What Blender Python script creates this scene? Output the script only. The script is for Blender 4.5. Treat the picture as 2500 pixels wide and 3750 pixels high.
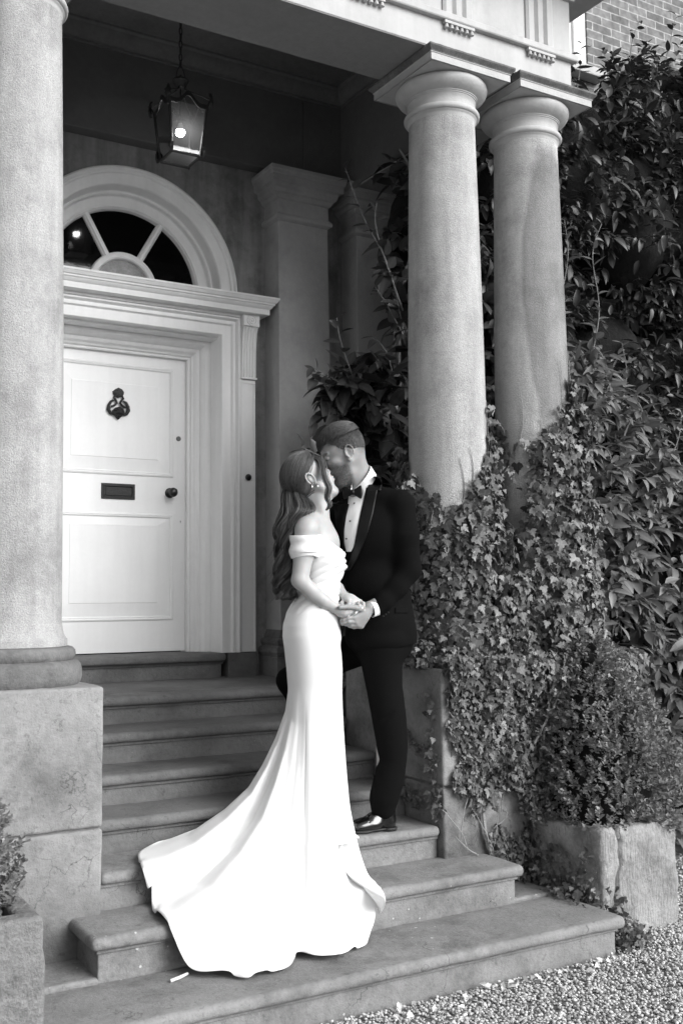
import bpy, bmesh, math, random
import numpy as np
from mathutils import Vector, Matrix, noise
PI = math.pi
R_ = math.radians
random.seed(7)
rng = np.random.default_rng(11)
for o in list(bpy.data.objects): bpy.data.objects.remove(o)
S = bpy.context.scene
COL = S.collection

# ---------------------------------------------------------------- camera
CAM_O = np.array([0.0, 0.0, 1.6])
_th, _pi, _ro = R_(29.198), R_(4.932), R_(0.3135)
_R0 = np.array([math.cos(_th), -math.sin(_th), 0]); CAM_F = np.array([math.sin(_th)*math.cos(_pi), math.cos(_th)*math.cos(_pi), math.sin(_pi)])
_U0 = np.array([-math.sin(_th)*math.sin(_pi), -math.cos(_th)*math.sin(_pi), math.cos(_pi)])
CAM_R = _R0*math.cos(_ro)-_U0*math.sin(_ro); CAM_U = _R0*math.sin(_ro)+_U0*math.cos(_ro)
cd = bpy.data.cameras.new('camera'); cam = bpy.data.objects.new('camera', cd); COL.objects.link(cam)
cd.sensor_fit = 'VERTICAL'; cd.sensor_height = 36; cd.sensor_width = 24
cd.lens = 36*3795/3750; cd.shift_x = (1250-1051.1)/3750; cd.shift_y = (1850.7-1875)/3750
cd.clip_start = .05; cd.clip_end = 500
cd.dof.use_dof = True; cd.dof.focus_distance = 4.9; cd.dof.aperture_fstop = 9
m = Matrix.Identity(4)
for i in range(3):
    m[i][0] = CAM_R[i]; m[i][1] = CAM_U[i]; m[i][2] = -CAM_F[i]; m[i][3] = CAM_O[i]
cam.matrix_world = m
S.camera = cam
S.render.resolution_x = 682; S.render.resolution_y = 1024

# ---------------------------------------------------------------- light
SUN_EL, SUN_AZ = 30, 152     # azimuth clockwise from +Y (front right of the porch)
w = bpy.data.worlds.new("World"); S.world = w; w.use_nodes = True
nt = w.node_tree; nt.nodes.clear()
sky = nt.nodes.new('ShaderNodeTexSky'); sky.sky_type = 'NISHITA'; sky.sun_disc = False
sky.sun_elevation = R_(SUN_EL); sky.sun_rotation = R_(SUN_AZ); sky.dust_density = 3
bw = nt.nodes.new('ShaderNodeRGBToBW'); bg = nt.nodes.new('ShaderNodeBackground'); wo = nt.nodes.new('ShaderNodeOutputWorld')
bg.inputs[1].default_value = 0.13
nt.links.new(sky.outputs[0], bw.inputs[0]); nt.links.new(bw.outputs[0], bg.inputs[0]); nt.links.new(bg.outputs[0], wo.inputs[0])
sl = bpy.data.lights.new('sun', 'SUN'); sl.energy = 1.5; sl.angle = R_(45)
so = bpy.data.objects.new('sun', sl); COL.objects.link(so)
sd = Vector((math.sin(R_(SUN_AZ))*math.cos(R_(SUN_EL)), math.cos(R_(SUN_AZ))*math.cos(R_(SUN_EL)), math.sin(R_(SUN_EL))))
so.rotation_euler = sd.to_track_quat('Z', 'Y').to_euler(); so.location = (6, -6, 8)
S.view_settings.view_transform = 'Standard'; S.view_settings.look = 'None'
S.view_settings.exposure = 0.95; S.view_settings.gamma = 1

# ---------------------------------------------------------------- materials
def mat(name, c, rough=.8, var=.0, scale=6, bump=0, bscale=80, spec=.5, coat=0, metal=0, streak=0, blot=0,
        bdark=.5, bscl=3, lich=0, lscl=25, lcol=.75, bdist=.01, sheen=0, island=0, vein=0, zdark=None, trans=0, chis=0, crack=0, fine=0):
    """grey procedural surface: base value c, broad variation, vertical streaks, dark blotches, pale lichen dots, bump"""
    m = bpy.data.materials.new(name); m.use_nodes = True; n = m.node_tree; nd = n.nodes; L = n.links
    p = nd['Principled BSDF']
    p.inputs['Roughness'].default_value = rough; p.inputs['Metallic'].default_value = metal
    p.inputs['Specular IOR Level'].default_value = spec; p.inputs['Coat Weight'].default_value = coat
    p.inputs['Sheen Weight'].default_value = sheen
    p.inputs['Base Color'].default_value = (c, c, c, 1)
    tc = nd.new('ShaderNodeTexCoord')
    def mapping(sx, sy, sz, rot=(0, 0, 0)):
        mp = nd.new('ShaderNodeMapping'); mp.inputs['Scale'].default_value = (sx, sy, sz); mp.inputs['Rotation'].default_value = rot
        L.new(tc.outputs['Object'], mp.inputs[0]); return mp.outputs[0]
    def noi(vec, s, det=5, r=.6):
        t = nd.new('ShaderNodeTexNoise'); t.inputs['Scale'].default_value = s; t.inputs['Detail'].default_value = det
        t.inputs['Roughness'].default_value = r; L.new(vec, t.inputs['Vector']); return t.outputs[0]
    def mr(v, a, b, c0, d, clamp=True):
        t = nd.new('ShaderNodeMapRange'); t.clamp = clamp
        for i, x in enumerate((a, b, c0, d)): t.inputs[i+1].default_value = x
        L.new(v, t.inputs[0]); return t.outputs[0]
    def mth(op, a, b):
        t = nd.new('ShaderNodeMath'); t.operation = op
        for i, x in enumerate((a, b)):
            if isinstance(x, (int, float)): t.inputs[i].default_value = x
            else: L.new(x, t.inputs[i])
        return t.outputs[0]
    one = mapping(1, 1, 1); val = None
    def mul(x):
        nonlocal val
        val = x if val is None else mth('MULTIPLY', val, x)
    if var:
        mul(mr(noi(one, scale, 6, .65), .3, .7, 1-var, 1+var))
        mul(mr(noi(one, scale*9, 4, .7), .3, .7, 1-var*.6, 1+var*.6))
    if fine: mul(mr(noi(one, 170, 3, .8), .36, .64, 1-fine, 1+fine*.8))
    if streak:
        mul(mr(noi(mapping(14, 14, 1.2), 1, 4, .6), .35, .68, 1+streak*.4, 1-streak))
    if blot:
        mul(mr(noi(one, bscl, 8, .72), .5, .66, 1, 1-blot))
    if zdark:                       # weathering band rising from the ground: a stain of its own shape
        sp = nd.new('ShaderNodeSeparateXYZ'); L.new(one, sp.inputs[0])
        zz = mth('ADD', sp.outputs[2], mth('MULTIPLY', noi(one, 5, 6, .7), zdark[1]))
        mul(mr(zz, zdark[0], zdark[0]+zdark[2], 1-zdark[3], 1))
    if crack:                       # hairline cracks, chips and grime of their own shape
        v = nd.new('ShaderNodeTexVoronoi'); v.feature = 'DISTANCE_TO_EDGE'; v.inputs['Scale'].default_value = 1.7
        wp = nd.new('ShaderNodeVectorMath'); wp.operation = 'MULTIPLY_ADD'; t = nd.new('ShaderNodeTexNoise'); t.inputs['Scale'].default_value = 5; t.inputs['Detail'].default_value = 6; L.new(one, t.inputs['Vector'])
        L.new(t.outputs[1], wp.inputs[0]); wp.inputs[1].default_value = (.5, .5, .5); L.new(one, wp.inputs[2]); L.new(wp.outputs[0], v.inputs['Vector'])
        ck = mth('MULTIPLY', mr(v.outputs[0], .0, .006, 1, 0), mr(noi(one, 1.6, 3), .5, .58, 0, 1)); mul(mth('SUBTRACT', 1, mth('MULTIPLY', ck, .6)))
        mul(mr(noi(one, 38, 3, .7), .60, .68, 1, .72))
    if island:
        g = nd.new('ShaderNodeNewGeometry'); mul(mr(g.outputs['Random Per Island'], 0, 1, 1-island, 1+island))
    if vein:
        uv = nd.new('ShaderNodeUVMap'); sp = nd.new('ShaderNodeSeparateXYZ'); L.new(uv.outputs[0], sp.inputs[0])
        au = mth('ABSOLUTE', sp.outputs[0], 0)
        mid = mr(au, .02, .06, vein, 0)
        sv = mth('FRACT', mth('ADD', mth('MULTIPLY', sp.outputs[1], 6), mth('MULTIPLY', au, -3)), 0)
        side = mr(mth('ABSOLUTE', mth('SUBTRACT', sv, .5), 0), .03, .1, vein*.45, 0)
        mul(mth('ADD', mth('MAXIMUM', mid, side), 1))
    out = None
    if val is not None:
        out = mth('MULTIPLY', val, c)
    if lich:
        v = nd.new('ShaderNodeTexVoronoi'); v.inputs['Scale'].default_value = lscl; L.new(one, v.inputs['Vector'])
        rad = mth('MULTIPLY', mr(noi(one, 2.5, 3), .45, .7, 0, 1), lich)
        k = mth('MULTIPLY', mr(mth('SUBTRACT', v.outputs[0], rad), -.03, .02, 1, 0), .85)
        mx = nd.new('ShaderNodeMix'); mx.data_type = 'FLOAT'; L.new(k, mx.inputs[0])
        if out is None: mx.inputs[2].default_value = c
        else: L.new(out, mx.inputs[2])
        mx.inputs[3].default_value = lcol; out = mx.outputs[0]
    if out is not None:
        cb = nd.new('ShaderNodeCombineColor')
        for i in range(3): L.new(out, cb.inputs[i])
        L.new(cb.outputs[0], p.inputs['Base Color'])
    if bump:
        b = nd.new('ShaderNodeBump'); b.inputs['Strength'].default_value = bump; b.inputs['Distance'].default_value = bdist
        h = noi(one, bscale, 6, .65)
        if chis:
            wv = noi(mapping(chis*3.2, chis*3.2, chis*.42, (0, R_(-35), 0)), 1, 4, .6); wv2 = noi(one, 9, 5, .6)
            h = mth('ADD', mth('MULTIPLY', h, .6), mth('ADD', mth('MULTIPLY', wv, 1.0), mth('MULTIPLY', wv2, 1.2)))
        L.new(h, b.inputs['Height']); L.new(b.outputs[0], p.inputs['Normal'])
    if trans:
        t = nd.new('ShaderNodeBsdfTranslucent'); t.inputs[0].default_value = (c*1.2,)*3+(1,)
        ms = nd.new('ShaderNodeMixShader'); ms.inputs[0].default_value = trans
        L.new(p.outputs[0], ms.inputs[1]); L.new(t.outputs[0], ms.inputs[2]); L.new(ms.outputs[0], nd['Material Output'].inputs[0])
    return m

M = {}
M['render'] = mat('roughcast_column', .41, .92, var=.13, scale=5, bump=1, bscale=140, bdist=.008, streak=.17, fine=.16, blot=.3, bscl=2.2)
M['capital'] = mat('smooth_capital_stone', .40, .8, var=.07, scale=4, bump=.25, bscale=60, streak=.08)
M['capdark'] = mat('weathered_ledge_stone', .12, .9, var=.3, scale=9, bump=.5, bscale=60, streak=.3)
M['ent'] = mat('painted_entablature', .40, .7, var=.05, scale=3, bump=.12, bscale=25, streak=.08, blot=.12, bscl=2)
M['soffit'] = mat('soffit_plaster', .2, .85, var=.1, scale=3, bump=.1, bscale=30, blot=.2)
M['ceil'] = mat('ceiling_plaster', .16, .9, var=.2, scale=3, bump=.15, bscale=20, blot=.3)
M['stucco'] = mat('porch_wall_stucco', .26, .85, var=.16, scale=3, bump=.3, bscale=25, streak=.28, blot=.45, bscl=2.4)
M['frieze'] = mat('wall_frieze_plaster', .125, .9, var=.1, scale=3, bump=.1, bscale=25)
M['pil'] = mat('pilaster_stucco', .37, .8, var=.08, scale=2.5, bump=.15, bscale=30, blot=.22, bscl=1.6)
M['white'] = mat('white_door_paint', .79, .42, var=.02, scale=4, bump=.06, bscale=14, streak=.03)
M['white2'] = mat('white_frame_paint', .80, .45, var=.03, scale=4, bump=.08, bscale=18, streak=.05)
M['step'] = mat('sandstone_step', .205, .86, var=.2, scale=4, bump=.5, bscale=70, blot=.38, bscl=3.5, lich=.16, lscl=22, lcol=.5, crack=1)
M['step_shaded'] = mat('shaded_upper_step', .13, .82, var=.18, scale=4, bump=.45, bscale=60, blot=.3, bscl=3, lich=.06, lscl=26, lcol=.35, crack=1)  # darker copy of the step stone, porch shade put into its colour
M['plinth'] = mat('sandstone_plinth', .235, .9, var=.2, scale=3, bump=.6, bscale=60, blot=.4, bscl=2.6, zdark=(.48, .35, .22, .5), crack=1)
M['base'] = mat('weathered_base_stone', .15, .88, var=.25, scale=6, bump=.6, bscale=60, blot=.3, bscl=5)
M['trough'] = mat('tooled_trough_stone', .28, .95, var=.25, scale=7, bump=1, bscale=45, bdist=.012, blot=.45, bscl=5, lich=.12, lscl=30, lcol=.6, chis=28)
M['trough2'] = mat('lichened_trough_stone', .2, .95, var=.35, scale=9, bump=1, bscale=30, bdist=.02, blot=.5, bscl=9, lich=.4, lscl=38, lcol=.55)
M['iron'] = mat('black_iron', .012, .5, var=.3, scale=30, bump=.5, bscale=90)
M['brass'] = mat('aged_bronze', .05, .3, var=.3, scale=40, metal=.8)
M['blk'] = mat('dark_void', .004, .9)
M['soil'] = mat('dark_soil', .03, 1, bump=1, bscale=60)

def flat(name, c, rough=.5, emit=0, **k):
    m = mat(name, c, rough, **k)
    if emit:
        p = m.node_tree.nodes['Principled BSDF']; p.inputs['Emission Color'].default_value = (1, 1, 1, 1); p.inputs['Emission Strength'].default_value = emit
    return m
def glassmat(name, rough=.02, tint=.9, mix=.12, dirt=.05):
    m = bpy.data.materials.new(name); m.use_nodes = True; nd = m.node_tree.nodes; L = m.node_tree.links
    nd.remove(nd['Principled BSDF'])
    t = nd.new('ShaderNodeBsdfTransparent'); t.inputs[0].default_value = (tint,)*3+(1,)
    g = nd.new('ShaderNodeBsdfGlossy'); g.inputs['Roughness'].default_value = rough
    f = nd.new('ShaderNodeFresnel'); f.inputs[0].default_value = 1.5
    a = nd.new('ShaderNodeMath'); a.operation = 'ADD'; a.inputs[1].default_value = mix; L.new(f.outputs[0], a.inputs[0])
    ms = nd.new('ShaderNodeMixShader'); d_ = nd.new('ShaderNodeBsdfTranslucent'); d_.inputs[0].default_value = (.8,)*3+(1,); m0 = nd.new('ShaderNodeMixShader'); m0.inputs[0].default_value = dirt; L.new(t.outputs[0], m0.inputs[1]); L.new(d_.outputs[0], m0.inputs[2])
    L.new(a.outputs[0], ms.inputs[0]); L.new(m0.outputs[0], ms.inputs[1]); L.new(g.outputs[0], ms.inputs[2])
    L.new(ms.outputs[0], nd['Material Output'].inputs[0]); return m
M['glass'] = glassmat('lantern_glass', .03, .85, .04)
M['glass2'] = glassmat('lantern_base_glass', .2, .85, -.02, .25)
M['bulb'] = flat('lit_bulb', .9, .4, emit=60)
def brickmat():
    m = bpy.data.materials.new('brickwork'); m.use_nodes = True; nd = m.node_tree.nodes; L = m.node_tree.links; p = nd['Principled BSDF']
    tc = nd.new('ShaderNodeTexCoord'); mp = nd.new('ShaderNodeMapping'); mp.inputs['Rotation'].default_value = (R_(90), 0, 0)
    L.new(tc.outputs['Object'], mp.inputs[0])
    b = nd.new('ShaderNodeTexBrick'); b.inputs['Scale'].default_value = 1
    b.inputs['Brick Width'].default_value = .225; b.inputs['Row Height'].default_value = .075; b.inputs['Mortar Size'].default_value = .006
    b.inputs['Color1'].default_value = (.12,)*3+(1,); b.inputs['Color2'].default_value = (.19,)*3+(1,); b.inputs['Mortar'].default_value = (.36,)*3+(1,)
    n = nd.new('ShaderNodeTexNoise'); n.inputs['Scale'].default_value = 18; n.inputs['Detail'].default_value = 6; L.new(tc.outputs['Object'], n.inputs[0])
    ad = nd.new('ShaderNodeVectorMath'); ad.operation = 'MULTIPLY_ADD'; L.new(n.outputs[1], ad.inputs[0]); ad.inputs[1].default_value = (.012, .012, .012); L.new(mp.outputs[0], ad.inputs[2])
    L.new(ad.outputs[0], b.inputs[0])
    mx = nd.new('ShaderNodeMix'); mx.data_type = 'RGBA'; mx.blend_type = 'MULTIPLY'; mx.inputs[0].default_value = .7
    bw_ = nd.new('ShaderNodeRGBToBW'); L.new(n.outputs[0], bw_.inputs[0])
    mm = nd.new('ShaderNodeMapRange'); L.new(bw_.outputs[0], mm.inputs[0]); mm.inputs[1].default_value = .3; mm.inputs[2].default_value = .7; mm.inputs[3].default_value = .5; mm.inputs[4].default_value = 1.4
    L.new(b.outputs[0], mx.inputs[6]); L.new(mm.outputs[0], mx.inputs[7]); L.new(mx.outputs[2], p.inputs['Base Color'])
    p.inputs['Roughness'].default_value = .9
    bu = nd.new('ShaderNodeBump'); bu.inputs['Distance'].default_value = .01; bu.invert = True; L.new(b.outputs[1], bu.inputs['Height']); L.new(bu.outputs[0], p.inputs['Normal'])
    return m
M['brick'] = brickmat()

def stained(src, name, cx, cy):
    # a tongue shaped damp stain on one side of this column only
    m = M[src].copy(); m.name = name; nd = m.node_tree.nodes; L = m.node_tree.links; p = nd['Principled BSDF']; old = p.inputs['Base Color'].links[0].from_socket
    tc = nd.new('ShaderNodeTexCoord'); sp = nd.new('ShaderNodeSeparateXYZ'); L.new(tc.outputs['Object'], sp.inputs[0])
    nz = nd.new('ShaderNodeTexNoise'); nz.inputs['Scale'].default_value = 5; nz.inputs['Detail'].default_value = 6; L.new(tc.outputs['Object'], nz.inputs[0])
    def mt(op, a, b, c=None):
        t = nd.new('ShaderNodeMath'); t.operation = op
        for i, x in enumerate((a, b, c)):
            if x is None: continue
            if isinstance(x, (int, float)): t.inputs[i].default_value = x
            else: L.new(x, t.inputs[i])
        return t.outputs[0]
    lat = mt('ADD', mt('MULTIPLY', mt('SUBTRACT', sp.outputs[0], cx), float(_R0[0])), mt('MULTIPLY', mt('SUBTRACT', sp.outputs[1], cy), float(_R0[1])))
    a = mt('POWER', mt('ABSOLUTE', mt('DIVIDE', mt('SUBTRACT', lat, .09), .175), 0), 2.); zr = mt('DIVIDE', mt('SUBTRACT', sp.outputs[2], 3.2), .92)
    zz = mt('POWER', mt('MAXIMUM', zr, 0), 2.4); lo = mt('MULTIPLY', mt('MAXIMUM', mt('MULTIPLY', zr, -1), 0), .9)
    e = mt('ADD', mt('SUBTRACT', mt('SUBTRACT', mt('SUBTRACT', 1, a), zz), lo), mt('MULTIPLY', mt('SUBTRACT', nz.outputs[0], .5), .5))
    r = nd.new('ShaderNodeMapRange'); r.inputs[1].default_value = -.05; r.inputs[2].default_value = .16; r.inputs[3].default_value = 1.08; r.inputs[4].default_value = .60; L.new(e, r.inputs[0])
    mx = nd.new('ShaderNodeMix'); mx.data_type = 'RGBA'; mx.blend_type = 'MULTIPLY'; mx.inputs[0].default_value = 1; L.new(old, mx.inputs[6]); L.new(r.outputs[0], mx.inputs[7]); L.new(mx.outputs[2], p.inputs['Base Color'])
    return m
# ---------------------------------------------------------------- builders
def thing(name, label, cat, loc=(0, 0, 0), group=None):
    o = bpy.data.objects.new(name, None); COL.objects.link(o); o.location = loc; o.empty_display_size = .1
    o['label'] = label; o['category'] = cat
    if group: o['group'] = group
    return o
def worldloc(o):
    v = Vector(o.get('_base', (0, 0, 0))); return v
def link(name, me, material, parent=None, label=None):
    o = bpy.data.objects.new(name, me); COL.objects.link(o)
    if material and not me.materials: me.materials.append(material)
    if parent:
        o.parent = parent      # meshes hold world coordinates, so undo the base position of the thing
        if parent.parent is None: o.matrix_parent_inverse = Matrix.Translation(-Vector(parent.location))
    if label: o['label'] = label
    return o
def tag(o, label, cat, group=None):
    o['label'] = label; o['category'] = cat
    if group: o['group'] = group
    return o
def mesh_np(name, V, F, smooth=True, uv=None):
    """V (n,3), F (m,k) arrays of equal polygon size"""
    me = bpy.data.meshes.new(name); V = np.asarray(V, 'f4'); F = np.asarray(F, 'i4')
    me.vertices.add(len(V)); me.vertices.foreach_set('co', V.ravel())
    k = F.shape[1]; me.loops.add(F.size); me.loops.foreach_set('vertex_index', F.ravel())
    me.polygons.add(len(F)); me.polygons.foreach_set('loop_start', np.arange(0, F.size, k, dtype='i4')); me.polygons.foreach_set('loop_total', np.full(len(F), k, 'i4'))
    me.polygons.foreach_set('use_smooth', np.full(len(F), smooth))
    if uv is not None:
        l = me.uv_layers.new(name='UVMap'); l.data.foreach_set('uv', np.asarray(uv, 'f4')[F.ravel()].ravel())
    me.update(); me.validate(); return me
class MB:
    def __init__(s): s.v = []; s.f = []
    def add(s, vs, fs):
        b = len(s.v); s.v += [tuple(x) for x in vs]; s.f += [tuple(b+i for i in f) for f in fs]; return s
    def box(s, x0, x1, y0, y1, z0, z1):
        vs = [(x, y, z) for z in (z0, z1) for y in (y0, y1) for x in (x0, x1)]
        return s.add(vs, [(0, 2, 3, 1), (4, 5, 7, 6), (0, 1, 5, 4), (2, 6, 7, 3), (0, 4, 6, 2), (1, 3, 7, 5)])
    def lathe(s, cx, cy, prof, n=64, z0=0, axis='z'):
        vs = []; k = len(prof)
        for i in range(n):
            a = 2*PI*i/n
            for r, z in prof:
                if axis == 'z': vs.append((cx+r*math.cos(a), cy+r*math.sin(a), z0+z))
                else: vs.append((cx+r*math.cos(a), cy-z, z0+r*math.sin(a)))     # axis along -y (out of the wall)
        fs = []
        for i in range(n):
            j = (i+1) % n
            for q in range(k-1): fs.append((i*k+q, j*k+q, j*k+q+1, i*k+q+1))
        if axis != 'z': fs = [f[::-1] for f in fs]
        return s.add(vs, fs)
    def sweep(s, path, prof, closed=False, caps=True):
        """path: list of frames (origin, out, up); prof: list of (o, u)"""
        k = len(prof); vs = []; fs = []
        for (p, o, u) in path:
            for a, b in prof: vs.append(tuple(p[i]+o[i]*a+u[i]*b for i in range(3)))
        n = len(path)
        for i in range(n-1+(1 if closed else 0)):
            j = (i+1) % n
            for q in range(k-1): fs.append((i*k+q, j*k+q, j*k+q+1, i*k+q+1))
        if caps and not closed:
            fs.append(tuple(range(k))); fs.append(tuple(range((n-1)*k, n*k))[::-1])
        return s.add(vs, fs)
    def tube(s, pts, r, n=8, cap=True):
        pts = [Vector(p) for p in pts]; N = len(pts); vs = []; fs = []; up = None
        rr = r if hasattr(r, '__len__') else [r]*N
        for i, p in enumerate(pts):
            t = (pts[min(i+1, N-1)]-pts[max(i-1, 0)]).normalized()
            if up is None: up = t.orthogonal().normalized()
            else: up = (up-t*up.dot(t)).normalized()
            b = t.cross(up)
            for k in range(n):
                a = 2*PI*k/n; vs.append(p+(up*math.cos(a)+b*math.sin(a))*rr[i])
        for i in range(N-1):
            for k in range(n): fs.append((i*n+k, i*n+(k+1) % n, (i+1)*n+(k+1) % n, (i+1)*n+k))
        if cap: fs.append(tuple(range(n))[::-1]); fs.append(tuple(range((N-1)*n, N*n)))
        return s.add(vs, fs)
    def build(s, name, material, parent=None, smooth=False, bevel=0, label=None, angle=40):
        me = bpy.data.meshes.new(name); me.from_pydata(s.v, [], s.f); me.validate()
        bm = bmesh.new(); bm.from_mesh(me); bmesh.ops.recalc_face_normals(bm, faces=bm.faces); bm.to_mesh(me); bm.free()
        if smooth:
            me.polygons.foreach_set('use_smooth', [True]*len(me.polygons))
            try: me.set_sharp_from_angle(angle=R_(angle))
            except Exception: pass
        o = link(name, me, material, parent, label)
        if bevel:
            b = o.modifiers.new('bevel', 'BEVEL'); b.width = bevel; b.segments = 2; b.limit_method = 'ANGLE'; b.angle_limit = R_(35)
        return o
def catmull(pts, n):
    P = np.array(pts, float); k = len(P); out = []
    for t in np.linspace(0, k-1-1e-9, n):
        i = int(t); u = t-i; p0 = P[max(i-1, 0)]; p1 = P[i]; p2 = P[i+1]; p3 = P[min(i+2, k-1)]
        out.append(.5*((2*p1)+(-p0+p2)*u+(2*p0-5*p1+4*p2-p3)*u*u+(-p0+3*p1-3*p2+p3)*u**3))
    return np.array(out)
def block(x0, x1, y0, y1, z0, z1, r=.02, step=.06, amp=.003, freq=6, seed=0, ry=None):
    """stone block with rounded, worn edges and an uneven surface; returns (V, F)"""
    def axis(a, b):
        n = max(2, int((b-a-2*r)/step)+1)
        return np.r_[a+r*np.array([0, .15, .45, .75]), np.linspace(a+r, b-r, n+1), b-r*np.array([.75, .45, .15, 0])]
    X, Y, Z = axis(x0, x1), axis(y0, y1), axis(z0, z1)
    V = []; F = []; b = 0
    lo = np.array([x0, y0, z0])+r; hi = np.array([x1, y1, z1])-r
    for ax, val, flip in ((0, x0, 1), (0, x1, 0), (1, y0, 0), (1, y1, 1), (2, z0, 1), (2, z1, 0)):
        A, B = [(Y, Z), (X, Z), (X, Y)][ax]
        ga, gb = np.meshgrid(A, B, indexing='ij'); g = np.empty(ga.shape+(3,))
        g[..., ax] = val; oth = [i for i in range(3) if i != ax]; g[..., oth[0]] = ga; g[..., oth[1]] = gb
        V.append(g.reshape(-1, 3)); na, nb = ga.shape
        i = (np.arange(na-1)[:, None]*nb+np.arange(nb-1)[None]).ravel()+b
        q = np.stack([i, i+nb, i+nb+1, i+1], 1); F.append(q[:, ::-1] if flip else q); b += na*nb
    V = np.concatenate(V); F = np.concatenate(F)
    c = np.clip(V, lo, hi); d = V-c; l = np.linalg.norm(d, axis=1, keepdims=True); nrm = d/np.maximum(l, 1e-9)
    V = c+nrm*r
    for k in range(len(V)):
        p = Vector(V[k])*freq+Vector((seed*7.1, 3, seed))
        h = noise.fractal(p, 1, 2, 4)
        V[k] += nrm[k]*h*amp
    return V, F
def add_np(name, VF, material, parent=None, label=None, smooth=True):
    Vs = []; Fs = []; b = 0
    for V, F in VF: Vs.append(V); Fs.append(F+b); b += len(V)
    me = mesh_np(name, np.concatenate(Vs), np.concatenate(Fs), smooth)
    return link(name, me, material, parent, label)

# ================================================================ GROUND
DX = 2.31          # centre line of the doorway
def gravel():
    b = MB(); b.box(-60, 60, -60, 80, -.4, -.004)
    o = b.build('gravel_ground', mat('gravel_bed', .22, .95, var=.3, scale=30, bump=1, bscale=130, bdist=.01)); o['kind'] = 'structure'
    # loose pebbles, one mass nobody could count
    bm = bmesh.new(); bmesh.ops.create_icosphere(bm, subdivisions=1, radius=1)
    iv = np.array([v.co[:] for v in bm.verts]); jf = np.array([[v.index for v in f.verts] for f in bm.faces]); bm.free()
    def patch(n, x0, x1, y0, y1, smin, smax, name):
        P = np.stack([rng.uniform(x0, x1, n), rng.uniform(y0, y1, n)], 1)
        keep = ~((P[:, 0] < 3.60) & (P[:, 1] > 3.44)) & ~((P[:, 0] > 3.68) & (P[:, 0] < 4.17) & (P[:, 1] > 3.61) & (P[:, 1] < 4.4))
        P = P[keep]; n = len(P)
        s = rng.uniform(smin, smax, n)*rng.choice([.8, 1, 1.25], n, p=[.4, .45, .15])
        sc = np.stack([s*rng.uniform(.8, 1.35, n), s*rng.uniform(.7, 1.1, n), s*rng.uniform(.45, .8, n)], 1)
        a = rng.uniform(0, 2*PI, n); t = rng.normal(0, .25, n)
        V = iv[None]*sc[:, None]*(1+rng.normal(0, .07, (n, len(iv), 1)))
        x = V[..., 0]*np.cos(t)[:, None]-V[..., 2]*np.sin(t)[:, None]; z = V[..., 0]*np.sin(t)[:, None]+V[..., 2]*np.cos(t)[:, None]
        y = V[..., 1]; X = x*np.cos(a)[:, None]-y*np.sin(a)[:, None]; Y = x*np.sin(a)[:, None]+y*np.cos(a)[:, None]
        zz = np.abs(rng.normal(.003, .004, n))
        V = np.stack([X+P[:, 0, None], Y+P[:, 1, None], z+zz[:, None]], -1)
        F = jf[None]+(np.arange(n)*len(iv))[:, None, None]
        return V.reshape(-1, 3), F.reshape(-1, 3)
    o = add_np('gravel', [patch(25000, 1.9, 4.9, 2.7, 4.0, .0055, .0090, ''), patch(9000, 4.1, 6.2, 3.3, 5.6, .007, .011, '')],
               mat('pebbles', .40, .7, island=.5, var=.12, scale=60), None)
    o['kind'] = 'stuff'; o['label'] = 'pale rounded pea gravel covering the ground before the steps'
gravel()

# ================================================================ STEPS
steps = thing('stone_steps', 'flight of worn sandstone steps with rounded nosings rising to the door', 'steps', (2.28, 3.46, 0))
Z = [0, .164, .332, .484, .632, .772, .925, 1.07]
YR = [0, 3.46, 3.843, 4.146, 4.408, 4.688, 4.971, 5.287, 6.25]
XL, XR = 1.428, 3.142
def step(i, x0, x1, side, yb, matl):
    z0, z1, y = Z[i-1], Z[i], YR[i]; e = .032
    parts = [block(x0-(e if side else -.002), x1+(e if side else -.002), y-.036, yb, z1-.052, z1, .024, .05, .0035, 5, i),
             block(x0+.002, x1-.002, y, yb-.02, z0-.03, z1-.05, .008, .06, .003, 5, i+20),
             block(x0-(.006 if side else -.003), x1+(.006 if side else -.003), y-.010, yb-.03, z1-.066, z1-.046, .004, .08, .001, 5, i+40)]
    add_np('step', parts, matl, steps)
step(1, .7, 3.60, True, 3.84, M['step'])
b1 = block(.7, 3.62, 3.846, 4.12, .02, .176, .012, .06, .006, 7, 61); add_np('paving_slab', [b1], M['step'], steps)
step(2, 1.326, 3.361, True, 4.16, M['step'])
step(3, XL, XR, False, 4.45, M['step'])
for i in (4, 5, 6): step(i, XL, XR, False, YR[i+1]+.03, M['step_shaded'])
step(7, XL, XR, False, 5.42, M['step_shaded'])
add_np('landing', [block(.4, 4.2, 5.425, 6.3, .9, 1.07, .004, .1, .0015, 4, 70), block(.4, XL+.02, 5.26, 5.42, .0, 1.07, .01, .1, .002, 4, 71), block(XR-.02, 4.2, 5.26, 5.42, .0, 1.07, .01, .1, .002, 4, 72)], M['step_shaded'], steps)
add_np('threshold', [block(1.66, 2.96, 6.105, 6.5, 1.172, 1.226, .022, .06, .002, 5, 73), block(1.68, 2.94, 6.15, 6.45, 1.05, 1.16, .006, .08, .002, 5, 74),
                     block(1.67, 2.95, 6.14, 6.45, 1.155, 1.176, .004, .1, .001, 5, 79), block(2.985, 3.2, 6.135, 6.4, 1.05, 1.222, .008, .06, .003, 5, 75), block(1.42, 1.635, 6.135, 6.4, 1.05, 1.222, .008, .06, .003, 5, 76)], M['step_shaded'], steps)

# ================================================================ HOUSE
house = thing('house', 'classical house front with a columned porch, white arched doorway and brick wall behind', 'house', (2.31, 6.2, 0))
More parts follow.
